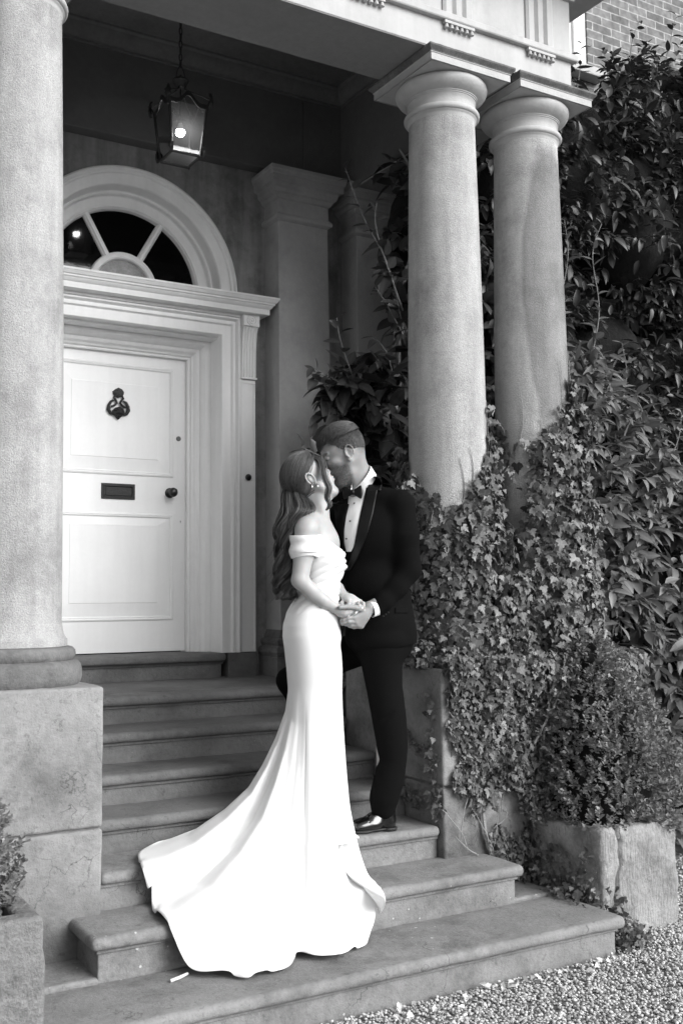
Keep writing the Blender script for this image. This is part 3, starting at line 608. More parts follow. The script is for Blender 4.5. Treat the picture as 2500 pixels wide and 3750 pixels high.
# ================================================================ LANTERN
def lantern():
    cx, cy = 2.305, 5.37; zb, zt = 4.12, 4.41; hb, ht = .088, .116
    L = thing('hanging_lantern', 'black wrought iron porch lantern with lit bulb hanging on a chain', 'lantern', (cx, cy, 5.2))
    # chain
    b = MB(); z = 5.198; k = 0
    while z > 4.70:
        h = .024; pts = []
        for i in range(17):
            a = 2*PI*i/16; dx = .0085*math.cos(a); dz = h*math.sin(a)
            pts.append((cx+(dx if k % 2 else 0), cy+(0 if k % 2 else dx), z-h+dz))
        b.tube(pts, .0036, 6); z -= 2*h-.008; k += 1
    b.build('chain', M['iron'], L, smooth=True)
    b = MB()
    top = z
    for sx in (-1, 1):
        b.tube(catmull([(cx, cy, top+.01), (cx+sx*.012, cy, top-.01), (cx+sx*.024, cy, top-.04), (cx+sx*.026, cy, top-.075)], 12), .003, 6)
    zc = top-.07
    b.lathe(cx, cy, [(0, .02), (.006, .018), (.01, .008), (.014, .002), (.03, -.002), (.046, -.012), (.05, -.022), (.044, -.03), (.036, -.045), (.030, -.062), (.012, -.066), (0, -.066)], 10, zc)
    zc2 = zc-.06; C = [(1, -1), (1, 1), (-1, 1), (-1, -1)]
    for sx, sy in C:
        b.tube(catmull([(cx+sx*.015, cy+sy*.015, zc2), (cx+sx*.03, cy+sy*.03, zc2-.022), (cx+sx*.095, cy+sy*.095, zc2-.07), (cx+sx*.13, cy+sy*.13, zc2-.1), (cx+sx*.135, cy+sy*.135, zt+.05), (cx+sx*ht, cy+sy*ht, zt)], 20), .005, 6)
        b.tube([(cx+sx*ht, cy+sy*ht, zt+.005), (cx+sx*hb, cy+sy*hb, zb)], .008, 6)
        # acanthus leaves on the corner straps and lower corners
        for (r0, z0, s0) in ((.128, zt+.035, 1), (hb*1.1, zb+.035, .8)):
            pts = []
            for i in range(9):
                t = i/8; wv = (.016+.006*(i % 2))*math.sin(PI*min(1, t*1.05))*s0
                pts.append((r0+.01*math.sin(t*3)*s0, z0+.045*s0-t*.1*s0, wv))
            vs = []
            for r, z_, wv in pts:
                px, py = cx+sx*r, cy+sy*r; tx, ty = -sy*.707, sx*.707
                for e, dd in ((-1, 0), (0, .006), (1, 0)): vs.append((px+tx*wv*e+sx*dd, py+ty*wv*e+sy*dd, z_))
                for e, dd in ((1, -.005), (0, 0), (-1, -.005)): vs.append((px+tx*wv*e+sx*dd, py+ty*wv*e+sy*dd, z_))
            fs = []
            for i in range(8):
                for q in range(6): fs.append((i*6+q, i*6+(q+1) % 6, (i+1)*6+(q+1) % 6, (i+1)*6+q))
            b.add(vs, fs)
    for i in range(4):
        (ax, ay), (bx, by) = C[i], C[(i+1) % 4]
        b.tube([(cx+ax*hb, cy+ay*hb, zb), (cx+bx*hb, cy+by*hb, zb)], .0085, 6)
        pts = []
        for q in range(17):
            t = q/16; r = ht; h = .058*math.exp(-((t-.5)/.2)**2)-.006*math.sin(2*PI*t)**2
            pts.append((cx+(ax+(bx-ax)*t)*r, cy+(ay+(by-ay)*t)*r, zt+h))
        # curved crest band
        vs = []
        ox, oy = (ax+bx)/2*.004, (ay+by)/2*.004
        for (x, y, z_) in pts:
            vs += [(x+ox, y+oy, z_+.011), (x+ox, y+oy, z_-.016), (x-ox, y-oy, z_-.016), (x-ox, y-oy, z_+.011)]
        fs = [(q*4+k, q*4+(k+1) % 4, (q+1)*4+(k+1) % 4, (q+1)*4+k) for q in range(16) for k in range(4)]
        b.add(vs, fs)
    b.tube([(cx, cy, zc2), (cx, cy, 4.36)], .005, 6)
    b.lathe(cx, cy, [(0, .04), (.015, .038), (.018, .02), (.016, .0), (.0, 0)], 16, 4.333)
    fr = b.build('frame', M['iron'], L, smooth=True, angle=50)
    for i in range(4):
        (ax, ay), (bx, by) = C[i], C[(i+1) % 4]; g = MB(); vs = [(cx+ax*hb, cy+ay*hb, zb), (cx+bx*hb, cy+by*hb, zb)]
        q = [(cx+ax*ht*.99, cy+ay*ht*.99, zt-.004), (cx+bx*ht*.99, cy+by*ht*.99, zt-.004)]
        g.add([vs[0], vs[1], q[1], q[0]], [(0, 1, 2, 3)]); g.build('glass_pane', M['glass'], L)
    g = MB(); g.add([(cx+sx*hb, cy+sy*hb, zb) for sx, sy in C], [(0, 1, 2, 3)]); g.build('base_pane', M['glass2'], L)
    g = MB(); g.lathe(cx, cy, [(.011, .045), (.012, .04), (.017, .022), (.021, .008), (.0245, 0)], 24, 4.29); g.build('bulb_collar', flat('bulb_collar', .5, .4), L, smooth=True)
    g = MB(); g.lathe(cx, cy, [(.0245, 0), (.027, -.008), (.0255, -.019), (.018, -.029), (.008, -.034), (0, -.035)], 24, 4.29); g.build('bulb', M['bulb'], L, smooth=True)
lantern()

# ================================================================ TROUGHS
def trough(x0, x1, y0, y1, h, label, seed, crack=None, m_='trough'):
    t = thing('stone_trough', label, 'trough', ((x0+x1)/2, (y0+y1)/2, 0))
    w_ = .085; P = [block(x0, x1, y0, y0+w_, -.02, h, .022, .010 if crack else .03, .012, 7, seed), block(x0, x1, y1-w_, y1, -.02, h, .022, .04, .01, 7, seed+1),
                    block(x0, x0+w_, y0+.02, y1-.02, -.02, h-.004, .022, .03, .012, 7, seed+2), block(x1-w_, x1, y0+.02, y1-.02, -.02, h-.004, .022, .04, .01, 7, seed+3)]
    if crack:
        V = P[0][0]; cxk = crack+.012*np.sin(V[:, 2]*22)+.006*np.sin(V[:, 2]*61)-.06*(.5-V[:, 2]); d = V[:, 0]-cxk
        front = V[:, 1] < y0+.06
        V[:, 1] += np.where(front, .04*np.exp(-(d/.009)**2), 0); V[:, 2] -= np.where(V[:, 2] > h-.05, .03*np.exp(-(d/.012)**2), 0)
        V[:, 0] += np.where(np.abs(d) < .03, -.0*d, 0)
    add_np('trough_wall', P, M[m_], t)
    b = MB(); b.box(x0+.05, x1-.05, y0+.05, y1-.05, .1, h-.05); b.build('soil', M['soil'], t)
    return t
trough(3.672, 4.18, 3.60, 4.42, .495, 'cracked tooled stone trough on the gravel right of the steps', 130, crack=3.79)
trough(.5, 1.03, 3.5, 4.05, .54, 'lichen spotted stone trough cut off by the left edge', 140, m_='trough2')

# ================================================================ PLANTS
def norm(a): return a/np.maximum(np.linalg.norm(a, axis=-1, keepdims=True), 1e-9)
def tmpl_blade(n=5, k=.5, fold=.22, droop=.25, tip=1.6):
    vs = []; uv = []
    for i in range(n):
        t = i/(n-1); w_ = math.sin(PI*t**.8)**.9*k*(1 if t < .5 else 1) if 0 < t < 1 else .0
        for e in (-1, 0, 1):
            vs.append((e*w_, t, abs(e)*w_*fold*2-droop*t*t)); uv.append((e*w_*.9, t))
    fs = []
    for i in range(n-1):
        b = i*3; fs += [(b, b+1, b+4, b+3), (b+1, b+2, b+5, b+4)]
    return np.array(vs), np.array(fs), np.array(uv)
def tmpl_ivy():
    half = [(0, .0), (.22, -.14), (.46, .0), (.56, .2), (.30, .30), (.34, .52), (.18, .56)]
    out = half+[(0, 1.0)]+[(-x, y) for x, y in half[::-1][:-1]]
    vs = [(0, .28, .0)]+[(x, y, -.25*x*x-.12*y*y+(.05 if x else 0)) for x, y in out]
    n = len(out); fs = [(0, 1+i, 1+(i+1) % n) for i in range(n)]
    return np.array(vs), np.array(fs), np.array([(v[0]*.7, v[1]) for v in vs])
T_BLADE = tmpl_blade(5, .19); T_BROAD = tmpl_blade(6, .21, .18, .3); T_SMALL = tmpl_blade(3, .27, .12, .1); T_IVY = tmpl_ivy()
def leaves(T, P, D, N, L, W=None):
    """place one leaf per row: base P, axis D, normal N, length L"""
    tv, tf, tu = T; D = norm(D); X = norm(np.cross(D, N)); N = np.cross(X, D); n = len(P)
    W = L if W is None else W
    V = P[:, None]+X[:, None]*(tv[None, :, 0:1]*W[:, None, None])+D[:, None]*(tv[None, :, 1:2]*L[:, None, None])+N[:, None]*(tv[None, :, 2:3]*L[:, None, None]*rng.uniform(.2, 1.5, (n, 1, 1)))
    F = tf[None]+(np.arange(n)*len(tv))[:, None, None]
    return V.reshape(-1, 3), F.reshape(-1, tf.shape[1]), np.tile(tu, (n, 1))
def leafobj(name, batches, material, parent, label=None):
    V = []; F = []; U = []; b = 0
    for v, f, u in batches: V.append(v); F.append(f+b); U.append(u); b += len(v)
    return link(name, mesh_np(name, np.concatenate(V), np.concatenate(F), True, np.concatenate(U)), material, parent, label)
def rdir(n): return norm(rng.normal(0, 1, (n, 3)))
def tubes(paths, rad, n=5):
    b = MB()
    for p, r in zip(paths, rad): b.tube(p, r, n)
    return b
def twigs(P, A, length, nleaf, lsize, T, spread=.9, droop=.35, lv=.25, tipup=True, wd=1.0):
    """P: twig tips' base points, A: directions. returns leaf batch and stem paths"""
    n = len(P); Ls = length*rng.uniform(.7, 1.3, n); ps = []; ds = []; ns = []; ll = []; stems = []
    A = norm(A); side = norm(np.cross(A, rdir(n))); up = np.cross(side, A)
    for k in range(nleaf):
        t = (k+.5)/nleaf; phi = k*2.4+rng.uniform(0, 6.28, n)*.15; ph0 = phi+rng.uniform(0, .3, n)
        rad = side*np.cos(ph0)[:, None]+up*np.sin(ph0)[:, None]
        base = P+A*(Ls*t)[:, None]+np.array([0, 0, -1])*(Ls*.12*t*t)[:, None]
        d = norm(A*(.35+.6*t)+rad*spread*(1.15-.5*t)+np.array([0, 0, -droop])+rng.normal(0, .14, (n, 3)))
        nn = norm(np.array([0, -.35, 1.])*1.0+rng.normal(0, .35, (n, 3)))
        ps.append(base); ds.append(d); ns.append(nn); ll.append(lsize*rng.uniform(1-lv*1.4, 1+lv, n)*(1-.35*(t > .85)))
    return leaves(T, np.concatenate(ps), np.concatenate(ds), np.concatenate(ns), np.concatenate(ll), np.concatenate(ll)*wd), P, A, Ls
M['leafdark'] = mat('dark_leaf', .045, .38, island=.35, vein=.35, trans=.12, spec=.45)
M['leaflight'] = mat('light_leaf', .13, .42, island=.3, vein=.3, trans=.2, spec=.4)
M['leafback'] = mat('shade_leaf', .035, .36, island=.4, vein=.5, trans=.1, spec=.4)
M['ivy'] = mat('ivy_leaf', .095, .36, island=.5, vein=.5, trans=.12, spec=.4)
M['boxleaf'] = mat('box_leaf', .17, .45, island=.45, trans=.15)
M['gap_shade'] = mat('painted_gap_shade', .0025, 1, var=.4, scale=20, bump=1, bscale=30)  # near-black colour standing in for the shade deep between leaves
M['stem'] = mat('green_stem', .2, .6, var=.2, scale=30)
M['bark'] = mat('woody_stem', .28, .9, var=.3, scale=40, bump=.6, bscale=120)

def shrub(name, label, cat, base, blobs, ntw, leafsize, T, matl, tw=.22, nleaf=8, fill=0, droop=.35, group=None, trunks=6, bias=(0, -.3, .5), sprigs=(), keep=None, wd=1.0, gap=0, core=.74):
    t = thing(name, label, cat, base, group); P = []; A = []
    B = np.array(blobs, float); vol = B[:, 3]*B[:, 4]+B[:, 3]*B[:, 5]+B[:, 4]*B[:, 5]; pr = vol/vol.sum()
    while sum(len(p) for p in P) < ntw:
        i = rng.choice(len(B), 4000, p=pr); d = rdir(4000); c = B[i, :3]; r = B[i, 3:6]
        p = c+d*r*rng.uniform(.78, 1.06, (4000, 1)); nn = norm(d/r)
        ok = nn[:, 1] < .35
        for b in B: ok &= (((p-b[:3])/(b[3:6]*.86))**2).sum(1) > 1
        if gap:
            ok &= np.array([noise.noise(Vector(q)*2.6) for q in p]) > gap-.35
        if keep is not None: ok &= keep(p)
        P.append(p[ok]); A.append(nn[ok])
    P = np.concatenate(P)[:ntw]; A = np.concatenate(A)[:ntw]; A = norm(A+np.array(bias)+rng.normal(0, .35, A.shape))
    bat, P_, A_, L_ = twigs(P-A*tw*.6, A, tw, nleaf, leafsize, T, droop=droop, wd=wd)
    bats = [bat]
    if fill:
        i = rng.choice(len(B), fill, p=pr); d = rdir(fill); p = B[i, :3]+d*B[i, 3:6]*rng.uniform(.3, .85, (fill, 1))
        if keep is not None: p = p[keep(p)]
        fl = len(p); bats.append(leaves(T, p, norm(rdir(fl)+[0, -.3, -.5]), norm(rdir(fl)+[0, -.5, .8]), leafsize*rng.uniform(.7, 1.2, fl)))
    b = MB(); base = np.array(base)
    idx = rng.choice(len(P), min(len(P), 260), replace=False)
    for i in idx: b.tube([P_[i]-A_[i]*.05, P_[i]+A_[i]*L_[i]*.5, P_[i]+A_[i]*L_[i]*.98+np.array([0, 0, -.12*L_[i]])], [.0035, .003, .0015], 5)
    for k in range(trunks):
        i = rng.integers(len(B)); e = B[i, :3]; m_ = (base+e)/2+rng.normal(0, .08, 3)
        b.tube(catmull([base+rng.normal(0, .06, 3)*[1, 1, 0], m_, e, e+rng.normal(0, .2, 3)+[0, 0, .2]], 12), list(np.linspace(.022, .006, 12)), 6)
    for (path, n, ls) in sprigs:            # long shoots with opposite leaves
        C = catmull(path, 26); b.tube(C, list(np.linspace(.005, .0018, 26)), 5)
        q = np.linspace(4, 25, n).astype(int); tt = norm(np.gradient(C, axis=0))[q]
        ph = np.arange(n)*2.3; s1 = norm(np.cross(tt, [.3, .8, .1])); s2 = np.cross(s1, tt)
        d = s1*np.cos(ph)[:, None]+s2*np.sin(ph)[:, None]*.7+tt*.55+[0, 0, -.12]
        bats.append(leaves(T, C[q], d, norm(np.array([0, -.5, 1])+rng.normal(0, .3, (n, 3))), ls*rng.uniform(.75, 1.15, n)*np.linspace(1, .6, n), ls*wd*np.ones(n)*np.linspace(1, .6, n)))
    leafobj('foliage', bats, matl, t); b.build('branches', M['stem'], t, smooth=True)
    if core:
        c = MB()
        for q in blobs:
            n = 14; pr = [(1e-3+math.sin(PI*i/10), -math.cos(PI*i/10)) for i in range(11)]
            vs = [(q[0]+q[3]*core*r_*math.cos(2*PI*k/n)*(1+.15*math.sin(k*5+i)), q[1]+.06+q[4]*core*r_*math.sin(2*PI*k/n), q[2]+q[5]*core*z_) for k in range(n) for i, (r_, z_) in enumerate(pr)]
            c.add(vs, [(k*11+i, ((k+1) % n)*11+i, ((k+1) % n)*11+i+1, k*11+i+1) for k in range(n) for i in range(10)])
        c.build('gap_shade_core', M['gap_shade'], t, smooth=True)  # black lumps added inside the foliage as painted shade in its gaps
    return t
# tall dark hedge against the brick wall
bl = []
for k in range(34):
    x = 4.7+(k % 9)*.55+rng.uniform(-.12, .12); z = .5+(k//9)*1.35+rng.uniform(-.2, .2)
    bl.append((x, 5.45+rng.uniform(-.1, .1), z, .55, .5, .8))
bl += [(5.0, 5.4, 4.5, .4, .4, .45), (5.5, 5.4, 4.9, .5, .4, .5), (6.1, 5.4, 5.15, .55, .4, .55), (6.8, 5.5, 5.4, .6, .4, .6), (7.5, 5.5, 5.6, .6, .4, .7), (4.75, 5.5, 4.6, .25, .35, .35)]
shrub('laurel_hedge', 'tall dark glossy leaved hedge climbing the brick wall at the right edge', 'hedge', (5.6, 5.6, 0), bl, 3300, .108, T_BROAD, M['leafback'], tw=.24, nleaf=8, fill=5000, gap=.15, trunks=14, droop=.5,
      sprigs=[([(5.3, 5.3, 4.9), (5.32, 5.2, 5.3), (5.3, 5.15, 5.55)], 10, .11), ([(6.2, 5.3, 5.3), (6.25, 5.2, 5.7), (6.3, 5.15, 6.0)], 12, .12), ([(5.9, 5.3, 5.1), (5.8, 5.15, 5.6), (5.85, 5.1, 5.8)], 10, .11), ([(4.9, 5.3, 4.7), (4.85, 5.2, 5.0), (4.92, 5.15, 5.25)], 9, .1)])
# lighter leafy bush lower down, nearer
bl = [(5.1, 4.95, .6, .55, .45, .7), (5.6, 4.9, .5, .6, .5, .7), (6.2, 4.9, .6, .6, .5, .8), (5.0, 4.95, 1.5, .5, .42, .6), (5.55, 4.9, 1.5, .55, .45, .6), (6.1, 4.9, 1.6, .6, .45, .65),
      (4.85, 4.95, 2.2, .38, .38, .5), (5.25, 4.95, 2.3, .38, .38, .45), (4.75, 4.95, 2.85, .26, .3, .42), (5.0, 4.95, 2.8, .3, .3, .35), (5.75, 5.0, 2.05, .35, .35, .35), (6.9, 5, .8, .6, .5, 1)]
shrub('laurel_bush', 'bright bushy shrub with long pointed leaves beside the ivy covered pedestal', 'shrub', (5.3, 5.0, 0), bl, 1150, .122, T_BLADE, M['leaflight'], tw=.25, nleaf=9, fill=2500, droop=.5, bias=(-.35, -.6, .35), wd=1.15,
      sprigs=[([(4.75, 4.9, 3.0), (4.72, 4.85, 3.4), (4.76, 4.8, 3.75), (4.74, 4.8, 4.0)], 18, .12), ([(4.95, 4.9, 2.9), (5.02, 4.8, 3.4), (4.98, 4.8, 3.8), (5.05, 4.78, 4.02)], 20, .12), ([(4.6, 4.9, 3.0), (4.55, 4.85, 3.3), (4.58, 4.8, 3.6)], 12, .11),
              ([(5.2, 4.9, 2.6), (5.25, 4.8, 3.0), (5.22, 4.8, 3.25)], 12, .11), ([(4.5, 4.9, 2.8), (4.45, 4.85, 3.1), (4.47, 4.8, 3.5)], 12, .11), ([(5.5, 4.8, 2.3), (5.6, 4.7, 2.6), (5.65, 4.7, 2.8)], 9, .11)])
# shrub growing between the porch pilasters and the columns
bl = [(3.75, 5.2, 1.2, .4, .35, .6), (3.6, 5.15, 1.9, .38, .3, .45), (3.45, 5.15, 2.45, .42, .28, .36), (3.8, 5.25, 2.5, .4, .3, .5), (4.25, 5.3, 2.6, .35, .35, .7), (4.1, 5.25, 1.6, .4, .35, .7), (4.35, 5.3, 3.5, .25, .3, .6), (3.3, 5.05, 2.1, .22, .2, .2), (3.3, 5.1, 2.75, .24, .2, .16), (3.5, 5.15, 2.95, .2, .2, .16), (4.0, 5.3, 4.0, .3, .3, .4), (3.66, 5.1, 3.5, .1, .1, .3)]
shrub('porch_shrub', 'dark broad leaved shrub reaching into the porch behind the couple', 'shrub', (3.9, 5.3, 0), bl, 380, .15, T_BROAD, M['leafdark'], tw=.22, nleaf=6, fill=500, droop=.45, bias=(-.5, -.3, .1), wd=1.25, keep=lambda p: ~((p[:, 0] < 3.55) & (p[:, 2] > 3.02)) & (p[:, 1] > 4.78),
      sprigs=[([(3.75, 5.0, 2.6), (3.62, 5.0, 3.1), (3.52, 5.02, 3.55), (3.36, 5.05, 3.85), (3.25, 5.08, 4.15)], 22, .15), ([(3.7, 5.0, 3.0), (3.5, 5.0, 3.3), (3.4, 5.0, 3.42)], 8, .14),
              ([(3.4, 5.0, 2.7), (3.12, 4.98, 2.82), (2.95, 4.97, 2.88)], 9, .12), ([(3.3, 5.0, 2.3), (3.0, 4.95, 2.37), (2.86, 4.95, 2.42)], 8, .15), ([(3.3, 5.05, 2.8), (3.16, 5.0, 3.05), (3.13, 5, 3.2)], 8, .12), ([(3.55, 5.0, 2.75), (3.45, 4.95, 3.0), (3.35, 4.95, 3.1)], 7, .15),
              ([(3.6, 5.0, 3.3), (3.42, 5.0, 3.75), (3.42, 5, 3.95)], 8, .13)])

# ---- clipped box shrubs
def boxshrub(base, prof, ntw, label):
    cx, cy, _ = base; t = thing('box_shrub', label, 'shrub', base)
    z = rng.uniform(prof[0][0], prof[-1][0], ntw*2); r = np.interp(z, [p[0] for p in prof], [p[1] for p in prof])
    ok = rng.uniform(0, prof[0][1]*1.05, len(z)) < r; z = z[ok][:ntw]; r = r[ok][:ntw]; n = len(z)
    a = rng.uniform(0, 2*PI, n); bump_ = np.array([noise.noise(Vector((math.cos(q)*2.2, math.sin(q)*2.2, zz*5))) for q, zz in zip(a, z)])
    r = r*(1+.42*bump_)*rng.choice([1.02, .9, .75, .5], n, p=[.5, .25, .15, .1])
    P = np.stack([cx+r*np.cos(a), cy+r*np.sin(a), z], 1); A = norm(np.stack([np.cos(a)*.8, np.sin(a)*.8, np.full(n, .75)], 1)+rng.normal(0, .25, (n, 3)))
    bat, P_, A_, L_ = twigs(P, A, .07, 12, .025, T_SMALL, spread=.75, droop=0, wd=1.3)
    leafobj('foliage', [bat], M['boxleaf'], t)
    c = MB(); c.lathe(cx, cy, [(.001, prof[0][0])]+[(r_*.74, z_) for z_, r_ in prof]+[(.001, prof[-1][0]-.06)], 20); c.build('gap_shade_core', M['gap_shade'], t, smooth=True)  # black core added so the gaps between leaves look shaded
    b = MB(); b.tube([(cx, cy, base[2]-.1), (cx+.01, cy, base[2]+.25), (cx, cy, prof[-1][0]-.12)], [.02, .014, .006], 7)
    for k in range(60):
        i = rng.integers(n); q = P[i]; zz = max(base[2], q[2]-.22); b.tube([(cx, cy, zz), ((cx+q[0])/2, (cy+q[1])/2, (zz+q[2])/2+.01), q], [.006, .004, .002], 5)
    b.build('branches', M['bark'], t, smooth=True)
boxshrub((4.06, 4.03, .46), [(.42, .34), (.6, .40), (.85, .33), (1.05, .25), (1.22, .15), (1.34, .05)], 2500, 'small leaved conical box shrub growing in the cracked stone trough')
boxshrub((.64, 3.80, .5), [(.45, .24), (.6, .30), (.85, .27), (1.02, .16), (1.12, .04)], 1500, 'box shrub in the lichen spotted trough at the left edge')

# ---- ivy over the right pedestal and the feet of both columns
def ivy():
    t = thing('climbing_ivy', 'dense small leaved ivy smothering the right pedestal and column feet', 'ivy', (3.75, 4.05, 0))
    P = []; Nn = []; S_ = []
    def put(p, n, s): P.append(p); Nn.append(n); S_.append(s)
    def frac(p, f=3.0, o=0): return noise.fractal(Vector(p)*f+Vector((o, 0, 0)), 1, 2, 3)
    cam_az = lambda cx, cy: math.atan2(-cy, -cx)
    for (cx, lim, bare) in ((3.448, [(-110, 2.36), (-80, 2.32), (-50, 2.18), (-20, 2.07), (10, 2.05), (40, 2.1), (60, 2.3), (85, 2.5), (120, 2.5)], None),
                            (4.053, [(-110, 2.72), (-85, 2.68), (-60, 2.5), (-45, 2.46), (-20, 2.47), (0, 2.43), (20, 2.5), (45, 2.66), (70, 2.8), (120, 2.75)], 1)):
        cy = 4.40; az = cam_az(cx, cy); n = 0
        while n < (5200 if bare is None else 6400):
            th = rng.uniform(-115, 120); z = rng.uniform(1.24, 2.85); zl = np.interp(th, [a for a, b in lim], [b for a, b in lim])
            edge = zl-z+.16*frac((th*.02, z, cx), 4)
            if edge < 0: continue
            if edge < .1 and rng.random() < .45: continue
            if bare:
                e1 = ((th+28)/27)**2+((z-2.19)/.24)**2; e2 = ((th+12)/16)**2+((z-1.70)/.12)**2
                if e1+.5*frac((th*.03, z, 3), 5) < 1 or e2+.5*frac((th*.03, z, 4), 5) < 1:
                    if rng.random() < .97: continue
            a = az+R_(th); rr = .215 if z > 1.5 else .215+.09*(1.5-z)/.27
            thick = (.012+.07*min(1, max(0, edge)/.5)+.13*max(0, frac((th*.025, z*1.4, 7+cx), 3.4)))*rng.uniform(.1, 1)
            r = rr+thick+.003; put((cx+r*math.cos(a), cy+r*math.sin(a), z), (math.cos(a), math.sin(a), .35), 1.15 if z > 1.6 else .95); n += 1
    # mass filling between and to the right of the columns
    n = 0
    while n < 5000:
        x = rng.uniform(3.66, 4.42); z = rng.uniform(1.2, 2.55)
        if x < 3.86:
            if z > 1.75+.15*frac((x, 0, z)): continue
            y = 4.24
        elif x > 4.2:
            if z > 2.6-.6*(x-4.2)/.2+.2*frac((x, 5, z)): continue
            y = 4.25+.5*(x-4.2)
        else:
            if z > 1.55: continue
            y = 4.12
        y -= rng.uniform(0, .1)+.05*frac((x*2, 1, z*2)); put((x, y, z), (.25 if x > 4.2 else 0, -1, .4), 1.0); n += 1
    # pedestal front, hanging over its edge
    n = 0
    while n < 12500:
        x = rng.uniform(3.13, 4.46); z = rng.uniform(0, 1.30)
        left = np.interp(z, [0, .3, .45, .6, .8, 1.0, 1.3], [3.75, 3.42, 3.34, 3.24, 3.20, 3.17, 3.13])+.06*frac((z*2, 0, 1), 4)
        if x < left: continue
        if x > 4.36 and rng.random() < .4: continue
        d = min(1, (x-left)/.25)
        if z < .62 and frac((x*1.3, 9, z*1.3), 3.5)+.25-.5*(x < 3.7) < rng.uniform(-.25, .1): continue
        th_ = .010+(.02+.14*d*max(0, .35+frac((x, 2, z), 3.4)))*rng.uniform(.05, 1)+(.05 if z > 1.15 else 0)*rng.random()
        y = 4.088-th_; put((x, y, z), (0, -1, .4), .78 if z < 1.1 else .9); n += 1
    # over the pedestal top
    n = 0
    while n < 1500:
        x = rng.uniform(3.0, 4.4); y = rng.uniform(4.08, 4.45); z = 1.24+abs(rng.normal(0, .07))
        if x < 3.16 and (y < 4.15 or rng.random() < .5): continue
        put((x, y, z), (-.3, -.5, .8), .9); n += 1
    # trailing strand on the inner side of the pedestal
    C = catmull([(3.13, 4.62, 1.16), (3.13, 4.48, .98), (3.128, 4.33, .86), (3.13, 4.2, .83), (3.12, 4.12, .8)], 60); C2 = catmull([(3.13, 4.5, .72), (3.13, 4.35, .60), (3.13, 4.22, .585), (3.11, 4.12, .62)], 50)
    C3 = catmull([(3.13, 4.15, 1.1), (3.125, 4.14, .85), (3.13, 4.13, .65), (3.13, 4.1, .55)], 50)
    for Cc, m_ in ((C, 170), (C2, 100), (C3, 120)):
        for k in range(m_):
            c = Cc[rng.integers(len(Cc))]; put((c[0]-rng.uniform(0, .03), c[1]+rng.normal(0, .022), c[2]+rng.normal(0, .022)), (-1, -.3, .3), .7)
    # foot of the wall, round the trough
    n = 0
    while n < 2600:
        x = rng.uniform(3.56, 3.80); y = rng.uniform(3.42, 4.08); z = abs(rng.normal(0, .09))
        if x > 3.66 and y > 3.6:
            if rng.random() < .75: continue
            x = 3.655
            z = rng.uniform(0, .42)*rng.random()
        if y < 3.6 and x < 3.63: continue
        if y < 3.56 and (z > .10 or rng.random() < .45): continue
        put((x, y, z), (-.5, -.5, .7), .75); n += 1
    for k in range(500):
        y = rng.uniform(3.65, 4.1); put((3.655-rng.uniform(0, .03), y, rng.uniform(.0, .48)*(1 if y > 3.95 else .8)), (-1, 0, .3), .8) if rng.random() < (y-3.6)*2 else None
    P = np.array(P); Nn = norm(np.array(Nn)); S_ = np.array(S_); n = len(P)
    Nn = norm(Nn+rng.normal(0, .5, (n, 3))); D = norm(np.array([0, 0, -1.])+rng.normal(0, .55, (n, 3))); D = norm(D-Nn*(D*Nn).sum(1, keepdims=True)*.75)
    L = .040*S_*rng.choice([.55, .8, 1.05, 1.4], n, p=[.3, .4, .22, .08])*rng.uniform(.85, 1.15, n)
    leafobj('leaves', [leaves(T_IVY, P, D, Nn, L)], M['ivy'], t)
    b = MB()
    def vine(pts, r0, r1, n=24, j=.008):
        b = MB(); c = catmull(pts, n); c = c+rng.normal(0, j*.3, c.shape); b.tube(c, list(np.linspace(r0, r1, n)), 6); b.build('stem', M['bark'], t, smooth=True)
    vine([(3.72, 4.06, .02), (3.62, 4.05, .14), (3.56, 4.06, .2), (3.45, 4.065, .26), (3.38, 4.07, .42), (3.36, 4.07, .6)], .014, .008)
    vine([(3.75, 4.05, .05), (3.66, 4.03, .5), (3.72, 4.02, .85), (3.8, 4.0, 1.2)], .010, .005)
    vine([(3.55, 4.06, .62), (3.62, 4.02, .8), (3.74, 4.0, .98), (3.86, 4.0, 1.15)], .008, .004)
    for k in range(60):
        x = rng.uniform(3.2, 4.3); z = rng.uniform(.1, .9); dx = rng.normal(0, .12); dz = rng.uniform(.08, .3)
        vine([(x, 4.075, z), (x+dx*.5+rng.normal(0, .03), 4.055, z+dz*.5), (x+dx, 4.06, z+dz)], .0032, .0018, 10, .004)
    for th0, z0, z1, cx in ((15, 2.0, 2.3, 3.448), (30, 2.1, 2.36, 3.448), (72, 2.3, 2.62, 3.448), (-20, 2.4, 2.75, 4.053), (45, 2.5, 2.88, 4.053), (70, 2.6, 2.95, 4.053), (10, 2.3, 2.55, 4.053)):
        az = cam_az(cx, 4.4); pts = [(cx+.215*math.cos(az+R_(th0+7*math.sin(q*3))), 4.4+.215*math.sin(az+R_(th0+7*math.sin(q*3))), z0+(z1-z0)*q) for q in np.linspace(0, 1, 6)]
        vine(pts, .0035, .0015, 16, .002)
ivy()
